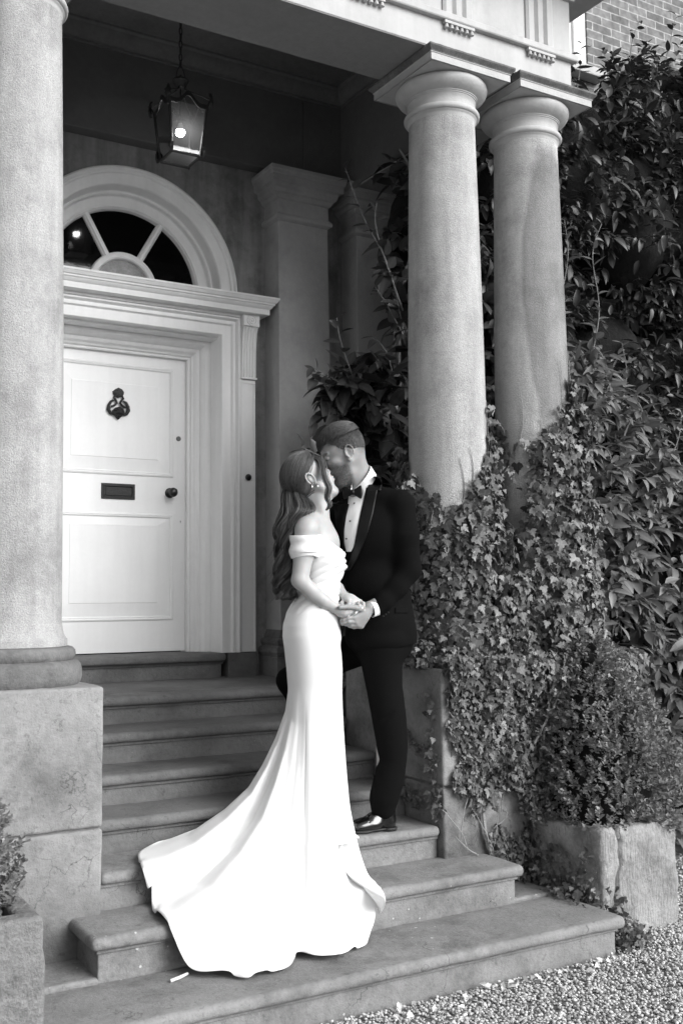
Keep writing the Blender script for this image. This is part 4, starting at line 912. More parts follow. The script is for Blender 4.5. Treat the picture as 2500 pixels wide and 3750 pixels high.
# ---- white petals blown against the bottom step, and a twig on the step
def petals():
    tv, tf, tu = tmpl_blade(4, .42, .3, .3)
    spots = []
    for k in range(46):
        u = rng.random(); x = 2.3+1.3*u+rng.normal(0, .03); y = 3.42-abs(rng.normal(0, .055))-.01; spots.append((x, y, .02, 1))
    for k in range(18): spots.append((rng.uniform(2.9, 4.0), rng.uniform(2.9, 3.4), .02, .9))
    for k in range(7): spots.append((3.2+rng.uniform(0, .42), 3.83+rng.uniform(-.01, .02), .181, .8))
    m_ = mat('white_petal', .72, .6, trans=.2)
    meshes = []
    for k in range(4):
        V, F, U = leaves((tv, tf, tu), np.zeros((1, 3)), np.array([[1., 0, .15]]), np.array([[0, .2, 1.]]), np.array([.023+.003*k])); meshes.append(mesh_np('petal', V, F, True, U)); meshes[-1].materials.append(m_)
    for (x, y, z, s) in spots:
        o = bpy.data.objects.new('petal', meshes[rng.integers(4)]); COL.objects.link(o); o.location = (x, y, z); o.rotation_euler = (rng.normal(0, .5), rng.normal(0, .5), rng.uniform(0, 6.28)); o.scale = (s*rng.uniform(.8, 1.2),)*3
        where = 'slab' if z > .1 else ('edge' if y > 3.36 else 'open')
        tag(o, {'slab': 'small white petal caught on the paving slab behind the bottom step', 'edge': 'white petal lying on the gravel close against the bottom step', 'open': 'white petal lying out on the open gravel away from the step'}[where], 'petal', {'slab': 'petals on the paving slab', 'edge': 'petals against the bottom step', 'open': 'petals out on the gravel'}[where])
petals()
b = MB(); b.tube([(1.56, 3.70, .172), (1.60, 3.705, .176), (1.645, 3.735, .173)], [.006, .0065, .005], 7); tag(b.build('stick', mat('pale_stick', .6, .7), None, smooth=True), 'short pale stick lying on the bottom step left of the dress', 'stick')

def dead_leaf():
    V, F, U = leaves(tmpl_blade(6, .24, .3, .35), np.zeros((1, 3)), np.array([[1., .1, .1]]), np.array([[0, .1, 1.]]), np.array([.085]))
    o = link('fallen_leaf', mesh_np('fallen_leaf', V, F, True, U), mat('dry_leaf', .05, .6, vein=.4)); o.location = (2.98, 4.80, .790); o.rotation_euler = (.1, -.1, -.2)
    tag(o, 'curled dead leaf lying on the upper step beside the right pedestal', 'leaf')
dead_leaf()

# ================================================================ PEOPLE
RT = np.array([math.cos(_th), -math.sin(_th), 0.]); FW = np.array([math.sin(_th), math.cos(_th), 0.]); UP = np.array([0, 0, 1.])
def ray(u, v): return CAM_F+CAM_R*(u-1051.1)/3795-CAM_U*(v-1850.7)/3795
def W(u, v, dh):
    """a body landmark: where it appears in the photograph, at its horizontal distance dh (metres) from the viewpoint"""
    r = ray(u, v); return CAM_O+r*(dh/(r@FW))
PX = 1/774.
class SDF:
    def __init__(s, lo, hi, h):
        s.lo = np.array(lo, float); s.h = h; s.n = np.ceil((np.array(hi)-s.lo)/h).astype(int)+1; s.f = np.full(s.n, .06, 'f4')
    def sub(s, lo, hi):
        a = np.clip(np.floor((np.minimum(lo, hi)-s.lo)/s.h).astype(int), 0, s.n); b = np.clip(np.ceil((np.maximum(lo, hi)-s.lo)/s.h).astype(int)+1, 0, s.n)
        sl = tuple(slice(a[i], b[i]) for i in range(3))
        g = [s.lo[i]+s.h*np.arange(a[i], b[i]) for i in range(3)]
        return sl, g[0][:, None, None], g[1][None, :, None], g[2][None, None, :]
    def comb(s, sl, d, k, minus=False):
        f = s.f[sl]
        if f.size == 0: return
        if minus:
            h = np.clip(.5-.5*(f+d)/k, 0, 1); s.f[sl] = f*(1-h)-d*h+k*h*(1-h)
        else:
            h = np.clip(.5+.5*(f-d)/k, 0, 1); s.f[sl] = f*(1-h)+d*h-k*h*(1-h)
    def cap(s, a, b, ra, rb=None, k=.01, minus=False):
        rb = ra if rb is None else rb; a = np.array(a, float); b = np.array(b, float); m_ = max(ra, rb)+k*1.5+.006
        sl, x, y, z = s.sub(np.minimum(a, b)-m_, np.maximum(a, b)+m_); d = b-a; l2 = max(d@d, 1e-12)
        t = np.clip(((x-a[0])*d[0]+(y-a[1])*d[1]+(z-a[2])*d[2])/l2, 0, 1)
        D = np.sqrt((x-a[0]-d[0]*t)**2+(y-a[1]-d[1]*t)**2+(z-a[2]-d[2]*t)**2)-(ra+(rb-ra)*t)
        s.comb(sl, D.astype('f4'), k, minus)
    def path(s, pts, rs, k=.01):
        for i in range(len(pts)-1): s.cap(pts[i], pts[i+1], rs[i], rs[i+1], k)
    def ell(s, c, B, r, k=.01, minus=False):
        c = np.array(c, float); r = np.array(r, float); m_ = max(r)+k*1.5+.006; sl, x, y, z = s.sub(c-m_, c+m_); k0 = 0; k1 = 0
        for i in range(3):
            q = (x-c[0])*B[i][0]+(y-c[1])*B[i][1]+(z-c[2])*B[i][2]; k0 = k0+(q/r[i])**2; k1 = k1+(q/r[i]**2)**2
        k0 = np.sqrt(k0); k1 = np.sqrt(k1)+1e-9
        s.comb(sl, (k0*(k0-1)/k1).astype('f4'), k, minus)
    def mesh(s):
        f = s.f; S_ = f < 0; nx, ny, nz = f.shape
        cnt = sum(S_[i:nx-1+i, j:ny-1+j, k:nz-1+k].astype('i1') for i in (0, 1) for j in (0, 1) for k in (0, 1))
        act = np.argwhere((cnt > 0) & (cnt < 8)); idx = np.full((nx-1, ny-1, nz-1), -1, 'i4'); idx[tuple(act.T)] = np.arange(len(act))
        acc = np.zeros((len(act), 3)); num = np.zeros(len(act))
        cor = [(i, j, k) for i in (0, 1) for j in (0, 1) for k in (0, 1)]
        val = {c: f[act[:, 0]+c[0], act[:, 1]+c[1], act[:, 2]+c[2]] for c in cor}
        for c in cor:
            for ax in range(3):
                if c[ax]: continue
                e = list(c); e[ax] = 1; e = tuple(e); a = val[c]; b = val[e]; m_ = (a < 0) != (b < 0)
                t = np.where(m_, a/np.where(m_, a-b, 1), 0); p = np.tile(np.array(c, float), (len(act), 1)); p[:, ax] += t
                acc += p*m_[:, None]; num += m_
        V = (act+acc/num[:, None])*s.h+s.lo; Fs = []
        for ax in range(3):
            o = [i for i in range(3) if i != ax]
            sl0 = [slice(None)]*3; sl1 = [slice(None)]*3; sl0[ax] = slice(0, -1); sl1[ax] = slice(1, None)
            a = S_[tuple(sl0)]; b = S_[tuple(sl1)]; E = np.argwhere(a != b)
            E = E[(E[:, o[0]] > 0) & (E[:, o[1]] > 0) & (E[:, o[0]] < f.shape[o[0]]-1) & (E[:, o[1]] < f.shape[o[1]]-1)]
            q = []
            for d0, d1 in ((1, 1), (0, 1), (0, 0), (1, 0)):
                g = E.copy(); g[:, o[0]] -= d0; g[:, o[1]] -= d1; q.append(idx[tuple(g.T)])
            q = np.stack(q, 1); ins = a[tuple(E.T)]; flip = ins if ax != 1 else ~ins
            q = np.where(flip[:, None], q, q[:, ::-1]); Fs.append(q)
        F = np.concatenate(Fs); F = F[(F >= 0).all(1)]
        return V, F
def relax(V, F, n=2, lam=.5):
    E = np.concatenate([F[:, [0, 1]], F[:, [1, 2]], F[:, [2, 3]], F[:, [3, 0]]]); E = np.concatenate([E, E[:, ::-1]])
    deg = np.bincount(E[:, 0], minlength=len(V)).astype(float)[:, None]
    for it in range(n):
        for l in (lam, -lam*.95):
            A = np.stack([np.bincount(E[:, 0], V[E[:, 1], i], len(V)) for i in range(3)], 1)/deg; V = V+l*(A-V)
    return V
def skinmat(name, c, rough=.45):
    m = mat(name, c, rough, var=.03, scale=14, bump=.05, bscale=300, bdist=.002, spec=.35)
    nd = m.node_tree.nodes; L = m.node_tree.links; p = nd['Principled BSDF']; src = p.inputs['Base Color'].links[0].from_socket
    at = nd.new('ShaderNodeAttribute'); at.attribute_name = 'tone'; mx = nd.new('ShaderNodeMix'); mx.data_type = 'RGBA'; mx.blend_type = 'MULTIPLY'; mx.inputs[0].default_value = 1
    L.new(src, mx.inputs[6]); L.new(at.outputs[0], mx.inputs[7]); L.new(mx.outputs[2], p.inputs['Base Color'])
    p.inputs['Subsurface Weight'].default_value = .12; p.inputs['Subsurface Scale'].default_value = .01
    return m
M['skin_w'] = skinmat('pale_skin', .36); M['skin_m'] = skinmat('tanned_skin', .25)
M['dress'] = mat('white_crepe', .74, .5, bump=.04, bscale=40, sheen=.2)
M['shirt'] = mat('white_shirt_cotton', .78, .75, bump=.05, bscale=60)
M['wool'] = mat('black_wool', .0055, .95, bump=.08, bscale=60, spec=.05)
M['satin'] = mat('black_satin', .004, .45, spec=.2)
M['patent'] = mat('patent_leather', .004, .06, bump=.10, bscale=9, coat=1)
M['hair_w'] = mat('auburn_hair', .06, .40, island=.75, spec=.7); M['hair_m'] = mat('short_brown_hair', .042, .45, island=.6, spec=.5)
M['pearl'] = mat('pearl', .8, .15); M['silver'] = mat('silver', .8, .12, metal=1); M['nail'] = mat('pale_nail', .8, .18, coat=.5)
def head_basis(alpha, turn, sgn, roll=0):
    """alpha: pitch up (deg), turn: yaw away from the viewer (deg), sgn +1 faces right, -1 faces left; returns forward, near side, up"""
    a = R_(alpha); t = R_(turn); h = RT*sgn*math.cos(t)+FW*math.sin(t); f = h*math.cos(a)+UP*math.sin(a)
    u = -h*math.sin(a)+UP*math.cos(a); s_ = np.cross(f, u)
    if s_@FW > 0: s_ = -s_
    if roll: u, s_ = u*math.cos(R_(roll))+s_*math.sin(R_(roll)), s_*math.cos(R_(roll))-u*math.sin(R_(roll))
    return np.array([f, s_, u])
def head(S_, O, B, k=1.0, male=True):
    P = lambda f, s_, u: O+(B[0]*f+B[1]*s_+B[2]*u)*k
    e = lambda c, r, kk=.012, minus=False: S_.ell(P(*c), B, np.array(r)*k, kk, minus)
    e((-.008, 0, .004), (.100, .076, .094)); e((.022, 0, .018), (.072, .068, .078), .02)
    e((.028, 0, -.075), (.062, .054, .078), .025)
    j = .058 if male else .050
    e((.012, 0, -.105), (.056, j, .048), .025); e((.058, 0, -.142), (.026, .028, .022), .02)
    for q in (-1, 1):
        S_.cap(P(-.01, q*.056, -.06), P(.05, q*.030, -.138), .016*k, .014*k, .02)
        e((.055, q*.040, -.045), (.028, .024, .022), .02)
        e((.094, q*.033, -.012), (.016, .020, .014), .012, True)
        e((.079, q*.031, -.014), (.0145, .0165, .0125), .003)
        if male: S_.cap(P(.086, q*.012, .004), P(.076, q*.046, .006), .0085*k, .007*k, .01)
    # lid line
        S_.cap(P(.0935, q*.020, -.021), P(.0885, q*.044, -.020), .0012*k, .0012*k, .002, True)
    g = 0 if male else -.011
    S_.cap(P(.088, 0, -.008), P(.112+g, 0, -.048), .0075*k, .0095*k+g*.15, .012); S_.cap(P(.112+g, 0, -.048), P(.115+g, 0, -.056), .0105*k+g*.15, .010*k+g*.15, .004)
    for q in (-1, 1):
        e((.103+g, q*.0125, -.059), (.009, .0065, .0075), .004); e((.108+g, q*.006, -.066), (.004, .003, .004), .002, True)
    e((.083, 0, -.085), (.016, .028, .022), .014)
    e((.0975, 0, -.083), (.0075, .020, .0055), .005); e((.095, 0, -.096), (.0085, .018, .0065), .005)
    S_.cap(P(.106, -.018, -.0895), P(.106, .018, -.0895), .0012*k, .0012*k, .002, True)
    for q in (-1, 1):       # ears: rim, bowl, lobe
        oe = .0 if male else .010
        if not male: e((-.008, q*.078, -.026), (.016, .014, .026), .006)
        rim = [P(-.012+.019*math.cos(a)-.004, q*(.079+oe+.006*abs(math.sin(a/2))), -.016+.030*math.sin(a)) for a in np.linspace(R_(-60), R_(215), 10)]
        S_.path(rim, [.0042*k]*10, .003); e((-.014, q*(.076+oe*.6), -.018), (.014, .006, .022), .005); e((-.010, q*(.083+oe), -.018), (.009, .006, .013), .003, True)
        e((-.006, q*(.078+oe), -.050), (.009, .0055, .011), .005); S_.cap(P(.004, q*.079, -.024), P(.004, q*.079, -.032), .004*k, .0035*k, .003)
    return P
def finger(S_, pts, r0, r1, k=.0025):
    n = len(pts); S_.path([np.array(p) for p in pts], list(np.linspace(r0, r1, n)), k)
    for p, r in zip(pts[1:-1], np.linspace(r0, r1, n)[1:-1]): S_.ell(p, np.eye(3), (r*1.07,)*3, .003)
def obj_sdf(name, S_, material, parent, tone=None, relaxn=2):
    V, F = S_.mesh(); V = relax(V, F, relaxn); me = mesh_np(name, V, F)
    a = me.color_attributes.new('tone', 'FLOAT_COLOR', 'POINT'); t = np.ones(len(V)) if tone is None else tone(V)
    t = np.clip(t, 0, 2); a.data.foreach_set('color', np.stack([t, t, t, np.ones(len(V))], 1).astype('f4').ravel())
    return link(name, me, material, parent)
def strands(name, paths, rad, material, parent, n=3, label=None):
    """many thin tapering tubes; paths (k, m, 3)"""
    P = np.asarray(paths, float); k, m_, _ = P.shape; T = norm(np.gradient(P, axis=1)); A = norm(np.cross(T, FW[None, None]+.01)); Bn = np.cross(T, A)
    r = (np.atleast_1d(rad)[:, None]*np.ones((k, 1)))*np.array([.75]+[1]*(m_-3)+[.6, .12])[None]
    V = np.stack([P+(A*math.cos(2*PI*i/n)+Bn*math.sin(2*PI*i/n))*r[..., None] for i in range(n)], 2)
    i0 = (np.arange(k)[:, None, None]*m_+np.arange(m_-1)[None, :, None])*n+np.arange(n)[None, None]; j = (np.arange(n)+1) % n
    i1 = (np.arange(k)[:, None, None]*m_+np.arange(m_-1)[None, :, None])*n+j[None, None]
    F = np.stack([i0, i1, i1+n, i0+n], -1).reshape(-1, 4)
    return link(name, mesh_np(name, V.reshape(-1, 3), F), material, parent, label)
from mathutils.bvhtree import BVHTree
def bvh(o):
    me = o.data; V = [v.co[:] for v in me.vertices]; return BVHTree.FromPolygons(V, [tuple(p.vertices) for p in me.polygons])
def patch(name, rows, tree, off, thick, material, parent, nc=8, nr=24, dh=4.95, puff=0, label=None, fold=None):
    """a cloth panel laid on a body surface: rows (v, left u, right u); projected onto the surface and given thickness"""
    R = np.array(rows, float); t = np.linspace(0, len(R)-1, nr); g = [np.interp(t, np.arange(len(R)), R[:, i]) for i in range(3)]
    top = []; nn = []
    for i in range(nr):
        for j in range(nc):
            a = j/(nc-1); u = g[1][i]+(g[2][i]-g[1][i])*a; r = ray(u, g[0][i]); h = tree.ray_cast(Vector(CAM_O), Vector(norm(r)), 8)
            if h[0] is None: top.append(None); nn.append(None)
            else:
                p = np.array(h[0]); nv = np.array(h[1]); nv = nv if nv@r < 0 else -nv; top.append(p); nn.append(nv)
    good = [p for p in top if p is not None]; md = np.median([(p-CAM_O)@FW for p in good]) if good else dh
    for q in range(len(top)):
        i, j = divmod(q, nc)
        if top[q] is None: top[q] = W(g[1][i]+(g[2][i]-g[1][i])*j/(nc-1), g[0][i], md); nn[q] = -FW
    top = np.array(top); nn = np.array(nn)
    G = top.reshape(nr, nc, 3); N_ = nn.reshape(nr, nc, 3)
    for it in range(3):
        Np = np.pad(N_, ((1, 1), (1, 1), (0, 0)), 'edge'); N_ = norm(Np[:-2, 1:-1]+Np[2:, 1:-1]+Np[1:-1, :-2]+Np[1:-1, 2:]+N_)
        Gp = np.pad(G, ((1, 1), (1, 1), (0, 0)), 'edge'); dp = (((Gp[:-2, 1:-1]+Gp[2:, 1:-1]+Gp[1:-1, :-2]+Gp[1:-1, 2:])/4-G)@FW); e = np.zeros((nr, nc)); e[1:-1, 1:-1] = 1
        G = G+FW*(dp*e*.6)[..., None]
    ai, aj = np.meshgrid(np.linspace(0, 1, nr), np.linspace(0, 1, nc), indexing='ij')
    o_ = off+puff*np.sin(PI*aj)*np.sin(PI*np.clip(ai, 0, 1))
    if fold is not None: o_ = o_+fold(ai, aj)
    A = G+N_*o_[..., None]; B_ = G+N_*(o_-thick)[..., None]
    V = np.concatenate([A.reshape(-1, 3), B_.reshape(-1, 3)]); n = nr*nc; F = []
    for i in range(nr-1):
        for j in range(nc-1):
            q = i*nc+j; F.append((q, q+1, q+nc+1, q+nc)); F.append((n+q, n+q+nc, n+q+nc+1, n+q+1))
    for i in range(nr-1):
        for q, fl in ((i*nc, 0), (i*nc+nc-1, 1)): F.append((q, q+nc, n+q+nc, n+q) if not fl else (q, n+q, n+q+nc, q+nc))
    for j in range(nc-1):
        for q, fl in ((j, 0), ((nr-1)*nc+j, 1)): F.append((q, n+q, n+q+1, q+1) if not fl else (q, q+1, n+q+1, n+q))
    me = mesh_np(name, V, np.array(F)); 
    return link(name, me, material, parent, label)
def arc_strands(P, k, starts, end, lift, m_=12, jit=.004, rx=.112, ry=.088, rz=.106, c0=(0, 0, .006)):
    """hair lying over the skull: arcs on an ellipsoid in head coordinates from each start to the end point"""
    out = []
    for s_ in starts:
        a = norm((np.array(s_)-c0)/[rx, ry, rz]); b = norm((np.array(end)+rng.normal(0, .008, 3)-c0)/[rx, ry, rz]); w_ = math.acos(max(-1, min(1, a@b)))
        L_ = []; ll = 1+lift*rng.uniform(.3, 1.2); bad = False
        for t in np.linspace(0, 1, m_):
            q = (math.sin((1-t)*w_)*a+math.sin(t*w_)*b)/max(math.sin(w_), 1e-5)
            loc = (q*[rx, ry, rz])*(1+(ll-1)*math.sin(PI*min(t*1.2, 1))*.6)+c0; L_.append(P(*loc))
            if abs(loc[1]) > .06 and ((loc[0]+.010)/.024)**2+((loc[2]+.026)/.034)**2 < 1: bad = True
        if not bad: out.append(L_)
    return np.array(out)

# ---------------------------------------------------------------- bride
def bride():
    t = thing('person', 'woman in white off shoulder wedding dress with long train, kissing the man', 'person', (2.5, 4.2, .484))
    D = 4.86
    w = lambda u, v, d=0: W(u, v, D+d)
    S_ = SDF(w(1150, 2400, 0)-[.36, .36, 1.2], w(1150, 2400, 0)+[.38, .36, 1.0], .003)
    O = w(1119, 1744, .0); B = head_basis(40, 14, 1, roll=0); k = 1.0
    P = head(S_, O, B, k, male=False)
    sp = [O+B[0]*-.02+B[2]*-.05, w(1148, 1830, .005), w(1158, 1880, .01)]
    S_.path(sp, [.052, .046, .047], .02); S_.cap(w(1158, 1880, .01), w(1165, 1920, .015), .047, .06, .03)
    S_.cap(P(.03, 0, -.11), w(1172, 1880, 0), .03, .035, .03)
    # shoulders, chest
    S_.cap(w(1130, 1932, -.135), w(1165, 1930, .15), .042, .042, .04)
    S_.cap(w(1150, 1900, -.06), w(1125, 1930, -.13), .03, .044, .04)
    S_.ell(w(1158, 1985, .01), np.array([RT, FW, UP]), (.082, .135, .105), .04)
    S_.ell(w(1195, 1995, .01), np.array([RT, FW, UP]), (.062, .11, .08), .04)
    S_.cap(w(1172, 1932, -.08), w(1200, 1925, 0.04), .014, .012, .02)      # collar bone
    S_.ell(w(1160, 2130, .01), np.array([RT, FW, UP]), (.082, .115, .14), .04)
    S_.ell(w(1145, 2290, .01), np.array([RT, FW, UP]), (.115, .15, .13), .04)
    for d_ in (-.08, .09):
        S_.cap(w(1150, 2340, d_), w(1160, 2640, d_*.7), .085, .055, .03); S_.cap(w(1160, 2640, d_*.7), w(1165, 2960, d_*.7), .055, .035, .03)
    # near arm: shoulder, elbow, wrist
    sh = w(1118, 1948, -.145); el = w(1098, 2125, -.175); wr = w(1228, 2227, -.115)
    S_.path([sh, w(1112, 2030, -.155), el], [.050, .045, .0385], .02)
    S_.path([el, w(1140, 2166, -.155), w(1185, 2202, -.135), wr], [.037, .036, .030, .0225], .012)
    # near hand cupped in his
    pm = w(1256, 2241, -.10); S_.cap(wr, pm, .022, .023, .01); S_.ell(w(1258, 2240, -.095), np.array([norm(RT*.9-UP*.25), FW, UP]), (.036, .018, .026), .008)
    for i in range(4):
        b0 = w(1272, 2230+9*i, -.09+.01*i); finger(S_, [b0, b0+RT*.022-UP*.006+FW*.01, b0+RT*.03-UP*.018+FW*.03, b0+RT*.018-UP*.022+FW*.045], .0085, .0065)
    # far arm, mostly behind the body, and far hand lying over his hand
    fs = w(1175, 1955, .155); fe = w(1190, 2110, .17); fw_ = w(1258, 2180, -.015)
    S_.path([fs, fe], [.046, .038], .02); S_.path([fe, w(1235, 2155, .06), fw_], [.036, .029, .021], .012)
    kn = [w(1278, 2203, -.065), w(1291, 2207, -.055), w(1303, 2207, -.045), w(1318, 2203, -.035)]
    for q in kn: S_.cap(fw_+(q-fw_)*.15, q, .0165, .0115, .008)
    S_.ell(w(1283, 2195, -.04), np.array([norm(RT*.92-UP*.38), norm(FW+UP*.2), norm(UP*.92+RT*.38)]), (.040, .017, .026), .01)
    tips = [[(1275, 2222, -.075), (1271, 2240, -.083), (1268, 2250, -.080)], [(1290, 2224, -.077), (1284, 2240, -.088), (1277, 2250, -.09)], [(1307, 2222, -.068), (1303, 2236, -.08), (1291, 2243, -.088)],
            [(1322, 2216, -.055), (1314, 2232, -.07), (1304, 2244, -.078)]]
    tips[3] = [(1330, 2210, -.045), (1331, 2220, -.055), (1324, 2227, -.062)]
    seq = [([kn[0]]+[w(*q) for q in tips[0]]), ([kn[1]]+[w(*q) for q in tips[1]]), ([kn[2], w(1316, 2217, -.06), w(1309, 2232, -.072), w(1303, 2242, -.075)]), ([kn[3]]+[w(*q) for q in tips[3]])]
    for s_ in seq: finger(S_, s_, .0092, .0068)
    th = [fw_+(kn[0]-fw_)*.25-UP*.008, w(1252, 2210, -.05), w(1256, 2228, -.066), w(1264, 2244, -.074)]; finger(S_, th, .0115, .0075)
    def tone(V):
        q = (V-O)@B.T; f, s_, u = q.T; n_ = np.ones(len(V))
        lip = (((f-.102)/.014)**2+(s_/.022)**2+((u+.09)/.013)**2) < 1; n_[lip] = .55
        brow = (((f-.085)/.02)**2+((np.abs(s_)-.033)/.02)**2+((u-.008)/.005)**2) < 1; n_[brow] = .4
        return n_
    obj_sdf('body', S_, M['skin_w'], t, tone)
    # nails
    b = MB()
    nb = [(tips[0][2], (-.3, -1)), (tips[1][2], (-.5, -1)), ((1303, 2242, -.075), (-.4, -1)), (tips[3][2], (-.6, -1))]
    for (u, v, d), (dx, dz) in nb:
        c = w(u, v, d)-FW*.005; ax = norm(RT*dx+UP*dz); pp = np.cross(ax, FW)
        vs = [c-ax*.006]+[c+ax*(.014*tt-.004)+pp*e*.0052*math.sin(PI*min(.95, tt*.8+.2))-FW*.0025*(1-e*e) for tt in (0, .35, .7, 1) for e in (-1, 0, 1)]+[c+ax*.014]
        fs_ = [(0, 1, 2), (0, 2, 3)]+[(1+3*i+j, 2+3*i+j, 5+3*i+j, 4+3*i+j) for i in range(3) for j in (0, 1)]+[(10, 13, 11), (11, 13, 12)]
        b.add(vs, fs_)
    b.build('nails', M['nail'], t, smooth=True)
    # jewellery
    b = MB(); c = w(1262, 2176, -.012); ax = norm(RT*.5-UP*.75); p1 = norm(np.cross(ax, FW)); p2 = np.cross(ax, p1)
    b.tube([c+p1*.025*math.cos(a)+p2*.024*math.sin(a) for a in np.linspace(0, 2*PI, 25)], .0017, 6); b.tube([c+ax*.008+p1*.026*math.cos(a)+p2*.025*math.sin(a) for a in np.linspace(0, 2*PI, 25)], .0011, 6); b.build('bracelet', M['silver'], t, smooth=True)
    b = MB(); c = w(1317, 2200, -.036)+(w(1316, 2217, -.06)-kn[2])*.15; ax = norm(w(1316, 2217, -.06)-kn[2]); c = kn[2]+ax*.009; p1 = norm(np.cross(ax, FW)); p2 = np.cross(ax, p1)
    b.tube([c+p1*.0102*math.cos(a)+p2*.0102*math.sin(a) for a in np.linspace(0, 2*PI, 17)], .0014, 6); b.lathe(c[0]-FW[0]*.01, c[1]-FW[1]*.01, [(0, .004), (.003, .002), (.0035, 0), (0, -.003)], 8, c[2]+.006); b.build('ring', M['silver'], t, smooth=True)
    b = MB(); e0 = P(-.004, .097, -.054); b.lathe(e0[0], e0[1], [(0, .003), (.003, 0), (0, -.003)], 8, e0[2]); e1 = e0-UP*.012; b.lathe(e1[0], e1[1], [(0, .006), (.004, .003), (.0055, -.001), (.004, -.005), (0, -.0065)], 10, e1[2]); b.build('pearl_earring', M['pearl'], t, smooth=True)
    b = MB(); e2 = P(-.022, .095, -.040); b.tube([e2+UP*(.008*math.cos(a)-.008)+B[0]*.006*math.sin(a)-FW*.002 for a in np.linspace(0, 2*PI, 15)], .001, 5); b.build('hoop_earring', M['silver'], t, smooth=True)
    # ---- hair
    hs = SDF(O-.17, O+.17, .004)
    hs.ell(P(-.020, 0, .010), B, (.096, .084, .100), .012); hs.ell(P(.012, 0, .048), B, (.075, .078, .060), .02)
    hs.ell(P(-.066, 0, -.035), B, (.042, .05, .04), .02)
    hs.ell(P(.085, 0, -.06), B, (.075, .12, .085), .008, True); hs.ell(P(.03, .085, -.055), B, (.056, .035, .066), .006, True); hs.ell(P(.075, 0, .0), B, (.022, .075, .045), .01, True)
    hs.ell(P(-.008, .095, -.024), B, (.023, .03, .034), .004, True)
    hair = obj_sdf('hair', hs, M['hair_w'], t)
    K_ = (-.112, .012, -.062); st = []
    for i in range(3200):
        s_ = rng.uniform(-.085, .085); q = rng.random()
        if q < .42:
            d = rdir(1)[0]*[.11, .088, .108]
            if d[0] < .045 and (d[2] > -.03 or d[0] < -.02) and d[2] > -.085: st.append(tuple(d))
        elif q < .7: st.append((.062-.25*s_*s_/.07, s_*.75, .070-abs(s_)*.35))
        else:
            a = rng.uniform(0, .5); st.append((.068-.05*a, (.05+.03*a)*np.sign(rng.random()-.25), .055-.085*a))
    A1 = arc_strands(P, k, st, K_, .05, 16, rx=.120, ry=.092, rz=.112)
    fly = A1[:90]+(rng.normal(0, .004, (90, 1, 3))*np.linspace(0, 1.6, A1.shape[1])[None, :, None]); strands('flyaway_hair', O+(fly-O)*1.02, .0004, M['hair_w'], hair)
    strands('crown_hair', A1, rng.uniform(.0007, .0014, len(A1)), M['hair_w'], hair)
    # long waves down the back
    cen = np.array([(1072, 1752, .02), (1080, 1812, -.02), (1090, 1870, -.055), (1062, 1925, -.06), (1047, 1985, -.065), (1048, 2045, -.07), (1046, 2105, -.07), (1042, 2160, -.07), (1050, 2200, -.07)], float)
    hw = np.array([16, 40, 54, 42, 30, 30, 27, 26, 18])*PX; dw = np.array([.02, .055, .09, .09, .075, .065, .055, .05, .035])
    C = np.array([w(*c) for c in cen]); tt = np.linspace(0, 8, 44); m_ = len(tt)
    sm = lambda a: np.array([catmull(a, m_)]).reshape(m_, -1)
    Cs = catmull(C, m_); H_ = np.interp(tt, np.arange(9), hw); Dw = np.interp(tt, np.arange(9), dw); out = []; rad = []
    for c in range(60):
        ca = rng.uniform(0, 2*PI); cr = math.sqrt(rng.random()); a0, b0 = cr*math.cos(ca), cr*math.sin(ca); ph = rng.uniform(0, 6.28); fr = rng.uniform(1.5, 2.1); am = rng.uniform(.008, .017); cut = rng.uniform(.84, 1)
        for i in range(30):
            a, b_ = a0+rng.normal(0, .13), b0+rng.normal(0, .13); x = tt/8*cut
            ph2 = ph+rng.normal(0, .22); env = np.clip((tt-1.)/2.5, 0, 1)
            cl = np.clip((tt-5)/3, 0, 1)
            base = np.stack([np.interp(x*8, tt, Cs[:, q]) for q in range(3)], 1)
            lat = a*np.interp(x*8, tt, H_)+am*env*np.sin(fr*2*PI*x*2.2+ph2)*(1+.9*cl); dep = b_*np.interp(x*8, tt, Dw)*.9+am*env*np.cos(fr*2*PI*x*2.2+ph2)*(1+.9*cl)
            out.append(base+RT*lat[:, None]+FW*dep[:, None]); rad.append(rng.uniform(.0007, .0015))
    strands('long_waves', np.array(out), np.array(rad), M['hair_w'], hair)
    core = MB(); core.tube(Cs[2:-5], list(np.interp(tt[2:-5], np.arange(9), hw)*.62), 10); core.build('hair_light_block', M['hair_w'], hair, smooth=True)  # solid core added under the strands to block light
    out = []
    fl = catmull([P(.055, .03, .075), P(.085, .065, .02), w(1187, 1745, -.085), w(1203, 1785, -.09), w(1196, 1822, -.085), w(1206, 1848, -.08), w(1194, 1868, -.075)], 26)
    for i in range(70):
        o_ = rng.normal(0, 1, 3)*[.0045, .004, .003]; s2 = np.linspace(1, .5, 26)[:, None]*(1+.9*np.sin(np.linspace(0, PI, 26))[:, None]); out.append(fl+o_*s2+RT*(.002*np.sin(np.linspace(0, 9, 26)+i*.1))[:, None])
    strands('face_framing_lock', np.array(out), rng.uniform(.0010, .0018, len(out)), M['hair_w'], hair)
    out = []
    for i in range(40):
        a = rng.uniform(0, 6.28); p0 = Cs[rng.integers(10, 36)]; q = [p0]; dr = RT*rng.choice([-1, -1, 1])*rng.uniform(.3, 1)+UP*-1
        for j in range(11): q.append(q[-1]+dr*.010+RT*.004*math.sin(j*.9+a))
        out.append(q)
    strands('loose_wisps', np.array(out), .0007, M['hair_w'], hair)
